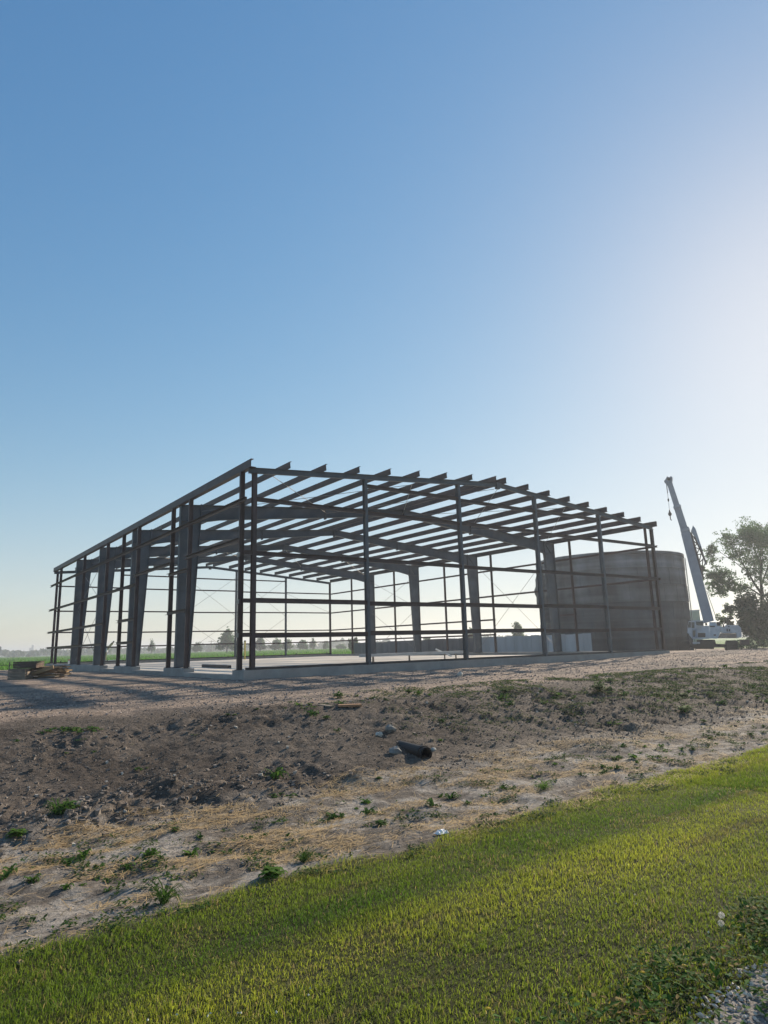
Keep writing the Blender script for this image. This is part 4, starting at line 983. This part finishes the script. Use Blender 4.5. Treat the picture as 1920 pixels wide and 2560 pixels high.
# ------------------------------------------------------------------ weeds, one by one
M_WEED = mat('weed_leaf', (.070,.140,.026), .7, .35, 12, transl=.4, spec=.08)
M_WEEDB = mat('bright_weed_leaf', (.10,.19,.03), .7, .3, 12, transl=.5, spec=.08)
def weed_mesh(kind, seed):
    r_ = random.Random(seed); mb = MB()
    def leaf(base, az, ln, wd, rise, droop):
        d = Vector((math.cos(az), math.sin(az), 0)); s = Vector((-d.y, d.x, 0))
        p = [base, base+d*ln*.35+Vector((0,0,rise*ln*.6)), base+d*ln*.75+Vector((0,0,rise*ln*.8)), base+d*ln+Vector((0,0,rise*ln*.8-droop*ln))]
        ww = [wd*.15, wd*.5, wd*.42, wd*.04]
        vs = []
        for q, a in zip(p, ww): vs += [q-s*a+Vector((0,0,.02*ln)), q, q+s*a+Vector((0,0,.02*ln))]
        fs = []
        for k in range(3):
            fs += [(k*3, k*3+1, k*3+4, k*3+3), (k*3+1, k*3+2, k*3+5, k*3+4)]
        mb.add(vs, fs)
    if kind == 'rosette':
        for k in range(r_.randint(11, 17)): leaf(Vector((0,0,.005)), r_.random()*6.28, .55+.45*r_.random(), .22+.12*r_.random(), .25+.6*r_.random(), .2+.3*r_.random())
    elif kind == 'bushy':
        for st in range(7):
            a = r_.random()*6.28; q = Vector((math.cos(a)*.35*r_.random(), math.sin(a)*.35*r_.random(), .45+.5*r_.random()))
            mb.tube((q.x*.2, q.y*.2, 0), q, .015, 4)
            for k in range(8): leaf(Vector(q)*(.35+.65*r_.random()), r_.random()*6.28, .30+.25*r_.random(), .16+.1*r_.random(), .1+.5*r_.random(), .3)
    elif kind == 'spiky':
        for k in range(60): leaf(Vector(((r_.random()-.5)*.25, (r_.random()-.5)*.25, 0)), r_.random()*6.28, .4+.4*r_.random(), .035+.02*r_.random(), .5+.8*r_.random(), .3)
    else:
        for st in range(14):
            a = r_.random()*6.28; rr = r_.random()**.6; q = Vector((math.cos(a)*rr, math.sin(a)*rr, .02+.10*r_.random()))
            mb.tube((0,0,.01), q, .008, 3)
            for k in range(5): leaf(q, r_.random()*6.28, .16+.14*r_.random(), .11+.06*r_.random(), .1+.5*r_.random(), .25)
    me = bpy.data.meshes.new(kind+'_weed'); me.from_pydata(mb.v, [], mb.f); me.update(); return me
WM = {k: [weed_mesh(k, 100*i+j) for j in range(3)] for i, k in enumerate(('rosette','bushy','spiky','mat'))}
for k in WM:
    for me in WM[k]: me.materials.append(M_WEED)
WB = {k: [m.copy() for m in WM[k]] for k in WM}
for k in WB:
    for me in WB[k]: me.materials.clear(); me.materials.append(M_WEEDB)
def weed(p, kind, size, label, group=None, bright=False, sq=1.0):
    me = random.choice((WB if bright else WM)[kind])
    o = bpy.data.objects.new('weed', me); COL.objects.link(o); o.location = (p[0], p[1], p[2]-.008); o.rotation_euler = (0,0,random.random()*6.28); size *= .55+.6*random.random(); o.scale = (size, size, size*sq*(.5 if kind == 'bushy' else 1))
    o['label'] = label; o['category'] = 'weed'
    if group: o['group'] = group
    return o
named = [(165,2032,'bushy',.30,0,'big bushy green weed left of the crumbled earth heap'), (145,2036,'spiky',.26,0,'spiky grass weed mixed into the big bushy one'), (40,2092,'bushy',.16,1,'bright green weed standing below the big bushy weed'),
         (690,1945,'rosette',.26,1,'large light green weed on the bare slope left of the pipe'), (705,1988,'mat',.24,0,'flat dark weed below the large light green one'), (948,1948,'bushy',.13,1,'single bright weed in the hollow below the pipe'),
         (1358,1975,'spiky',.20,1,'tufted bright green weed near the lawn edge'), (950,2065,'bushy',.16,0,'tall leafy weed in the straw with a thin dry stalk'), (1720,1775,'bushy',.22,1,'bright upright weed alone on the right hand slope'), (1498,1728,'bushy',.42,0,'largest rounded weed among those on the right bank'),
         (845,1745,'bushy',.26,1,'green weed by the short orange board'), (780,1790,'rosette',.22,0,'dark weed on the crest below the gravel'), (815,1797,'bushy',.16,1,'pale weed next to the dark one on the crest'), (435,2078,'bushy',.10,0,'lone small weed on the pale silt'), (355,1922,'mat',.16,0,'low dark weed on the upper slope above the earth heap'),
         (150,1830,'mat',.30,0,'flat green weed patch on the left crest'), (205,1828,'mat',.30,0,'second flat weed patch on the left crest'), (760,2155,'spiky',.26,0,'dense grass tuft at the edge of the lawn'), (680,2195,'bushy',.18,1,'light weed left of the dense grass tuft'), (410,2258,'spiky',.22,0,'grass tuft growing where straw meets lawn'), (1540,1808,'mat',.28,1,'yellowish flat weed under the low mound'), (1760,1805,'bushy',.16,1,'small bright weed at the foot of the right slope')]
for (u, v, k, s_, br, lab) in named: weed(on_ground(u, v), k, s_, lab, None, bool(br))
KD = {'rosette': 'broad leaved rosette', 'mat': 'flat spreading', 'bushy': 'bushy upright', 'spiky': 'grassy'}
def scatter_weeds(boxes, n, kinds, smin, smax, place, bright=.25):
    for i in range(n):
        (u0, v0, u1, v1, sk) = random.choice(boxes); a = random.random(); u = u0+(u1-u0)*a; v = v0+sk*(u-u0)+(v1-v0)*random.random()
        kd = random.choice(kinds); br = random.random() < bright; lab = ('bright' if br else 'dark')+' green '+KD[kd]+' weed '+place
        weed(on_ground(u, v), kd, smin+(smax-smin)*random.random(), lab, ('bright ' if br else 'dark ')+KD[kd]+' weeds '+place, br)
scatter_weeds([(640,2030,1280,2085,-.10),(1280,1930,1920,1985,-.235),(1500,1905,1920,1940,-.24)], 70, ('rosette','mat','rosette'), .06, .13, 'in the straw beside the lawn')
scatter_weeds([(0,2170,640,2290,-.22),(300,2150,800,2180,-.2)], 46, ('mat','rosette'), .05, .11, 'on the pale silt of the ditch', .1)
scatter_weeds([(1250,1725,1640,1775,-.06),(1420,1690,1900,1720,-.07),(1640,1740,1920,1790,-.1)], 75, ('mat','rosette','bushy'), .10, .24, 'on the weedy part of the bank', .3)
scatter_weeds([(480,1790,1100,1800,-.1),(700,1755,1250,1775,-.08)], 34, ('mat','bushy','rosette'), .08, .18, 'along the crest of the bank', .2)
scatter_weeds([(0,1850,900,1900,-.05),(900,1800,1500,1880,-.08)], 14, ('mat','rosette'), .05, .10, 'on the bare dirt slope', .2)
# low leafy cover too small to pick apart
def leaflets(name, px, py, s, lift, cc, mt, **tags):
    n = len(px); a = rng.random(n)*6.28; dx, dy = np.cos(a), np.sin(a); z = ground_h(px,py)+lift
    tz = (rng.random(n)-.3)*.9
    vs = np.stack([np.stack([px-dx*s,py-dy*s,z-tz*s],1),np.stack([px-dy*s*.55,py+dx*s*.55,z+s*.15],1),np.stack([px+dx*s,py+dy*s,z+tz*s],1),np.stack([px+dy*s*.55,py-dx*s*.55,z+s*.15],1)],1).reshape(-1,3)
    return big_mesh(name, vs, np.arange(n*4).reshape(-1,4), mt, np.repeat(cc,4,0), **tags)
M_CLOV = vcol_mat('clover_leaf', .75, .4, .08)
px = np.concatenate([rand_in(-2, 40, -12.5, -7.2, 210000, 1.3)[0], rand_in(-10, 30, -15.8, -13.2, 110000, 1.7)[0]]); py = np.concatenate([-12.5+5.3*rng.random(210000), -15.8+2.6*rng.random(110000)])
up_bank = sst(-3, 3, px)*sst(-12.4, -10.8, py)
dn = np.where(py > -12.6, up_bank*sst(.33,.46,fbm(px*.55+2, py*.9, 231, 4))*sst(.36,.48,fbm(px*3+2, py*3, 233, 3)), sst(.44,.54,fbm(px*1.6+5, py*2.6, 241, 4)+.10*(1-sst(-15.6,-14.8,py)))*sst(.42,.50,fbm(px*6, py*6, 243, 2)))
k = rng.random(len(px)) < dn; px, py = px[k], py[k]; n = len(px)
cc = mixc(np.tile(C(.050,.100,.022),(n,1)), C(.15,.17,.05), (rng.random(n) < .22)*1.0)*(.6+.8*rng.random((n,1)))
leaflets('seedling_mats', px, py, (.008+.012*rng.random(n))*(1+.05*np.clip(px+9,0,30)), .006+.03*rng.random(n), cc, M_CLOV, kind='stuff', label='thin green mats of seedlings on the bank and ditch', category='seedlings')
# clover and plantain along the road edge
px, py = rand_in(-9.0, 4, -18.75, -17.75, 60000, 1.8)
dn = (.15+.75*sst(.34,.48,fbm(px*1.4+9, py*1.4, 201, 3)))*(1-sst(-18.42,-18.08,py+(fbm(px*2,py*2,211,2)-.45)*.5))
k = rng.random(len(px)) < dn; px, py = px[k], py[k]; n = len(px)
cc = mixc(np.tile(C(.058,.135,.022),(n,1)), C(.28,.20,.07), (rng.random(n) < .10+.5*sst(.52,.62,fbm(px*3,py*3,215,2)))*1.0)*(.6+.7*rng.random((n,1)))
leaflets('clover', px, py, .009+.015*rng.random(n), .02+.07*rng.random(n), cc, M_CLOV, kind='stuff', label='low clover and broadleaf plants along the road edge', category='clover')
# dandelions
M_YF = mat('dandelion_yellow', (.72,.50,.03), .6, .15, 60); M_WF = mat('seed_head_white', (.75,.72,.66), .8, .1, 60, transl=.4); M_STEM = mat('flower_stem', (.12,.17,.05), .6, .2, 20)
def dandelion(u, v, white, label, group=None, hgt=.07):
    p = on_ground(u, v); t = thing('dandelion', label, 'flower', (p.x, p.y, p.z), random.random()*6, group)
    lx = (random.random()-.5)*.04
    obj('stem', MB().tube((0,0,-.01), (lx*.6,0,hgt*.6), .0022, 5).tube((lx*.6,0,hgt*.6), (lx,0,hgt), .002, 5), M_STEM, t)
    mb = MB(); n = 48 if white else 40
    for k in range(n):
        z_ = 1-2*(k+.5)/n if white else .2+.8*(k+.5)/n; ph = k*2.39996; rr = math.sqrt(max(0, 1-z_*z_)); d = Vector((rr*math.cos(ph), rr*math.sin(ph), z_))
        R_ = .017 if white else .013; d2 = d if white else Vector((d.x, d.y, d.z*.35)); c_ = d2*R_; s_ = d.cross(Vector((.3,.2,.9))).normalized()*.0022; q_ = d.cross(s_).normalized()*.0022
        mb.add([c_-s_, c_-q_, c_+s_, c_+q_, c_*.2], [(0,1,2,3),(0,4,1),(2,4,3)])
    o = obj('seed_head' if white else 'flower_head', mb, M_WF if white else M_YF, t); o.location = (lx, 0, hgt+(.012 if white else .004))
dandelion(1812, 2342, True, 'larger white dandelion seed head near the road edge', None, .10)
dandelion(1801, 2355, True, 'smaller white dandelion seed head beside the larger one', None, .08)
for (u, v) in ((1600,2445),(1601,2462),(1714,2446),(1806,2402),(1856,2365),(1219,2556),(1536,2546)):
    dandelion(u, v, False, 'yellow dandelion flower low in the roadside clover', 'yellow dandelions by the road', .05)
# white clover blooms in the lawn
px, py = rand_in(-8.6, 2, -18.3, -16.6, 260, 1.5); kk = fbm(px*.9, py*1.6, 221, 2) > .45; px, py = px[kk], py[kk]
s = np.full(len(px), .006)+.003*rng.random(len(px)); stones('clover_blooms', np.stack([px,py,ground_h(px,py)+.055],1), s, np.tile(C(.62,.6,.5),(len(px),1)), M_STONE, .9, kind='stuff', label='tiny white clover blooms dotted through the lawn', category='clover bloom')

# ------------------------------------------------------------------ the hazy air
hz = obj('haze', MB().box(-2500, 3000, -1500, 3000, -2.2, 24.0), None, None, kind='stuff', label='pale morning haze over the whole site', category='haze')
hm = bpy.data.materials.new('haze'); hm.use_nodes = True; n = hm.node_tree; n.nodes.clear()
pv = n.nodes.new('ShaderNodeVolumePrincipled'); pv.inputs['Color'].default_value = (.86,.90,.96,1); pv.inputs['Density'].default_value = .0009; pv.inputs['Anisotropy'].default_value = .35
ou = n.nodes.new('ShaderNodeOutputMaterial'); n.links.new(pv.outputs[0], ou.inputs['Volume']); hz.data.materials.append(hm)
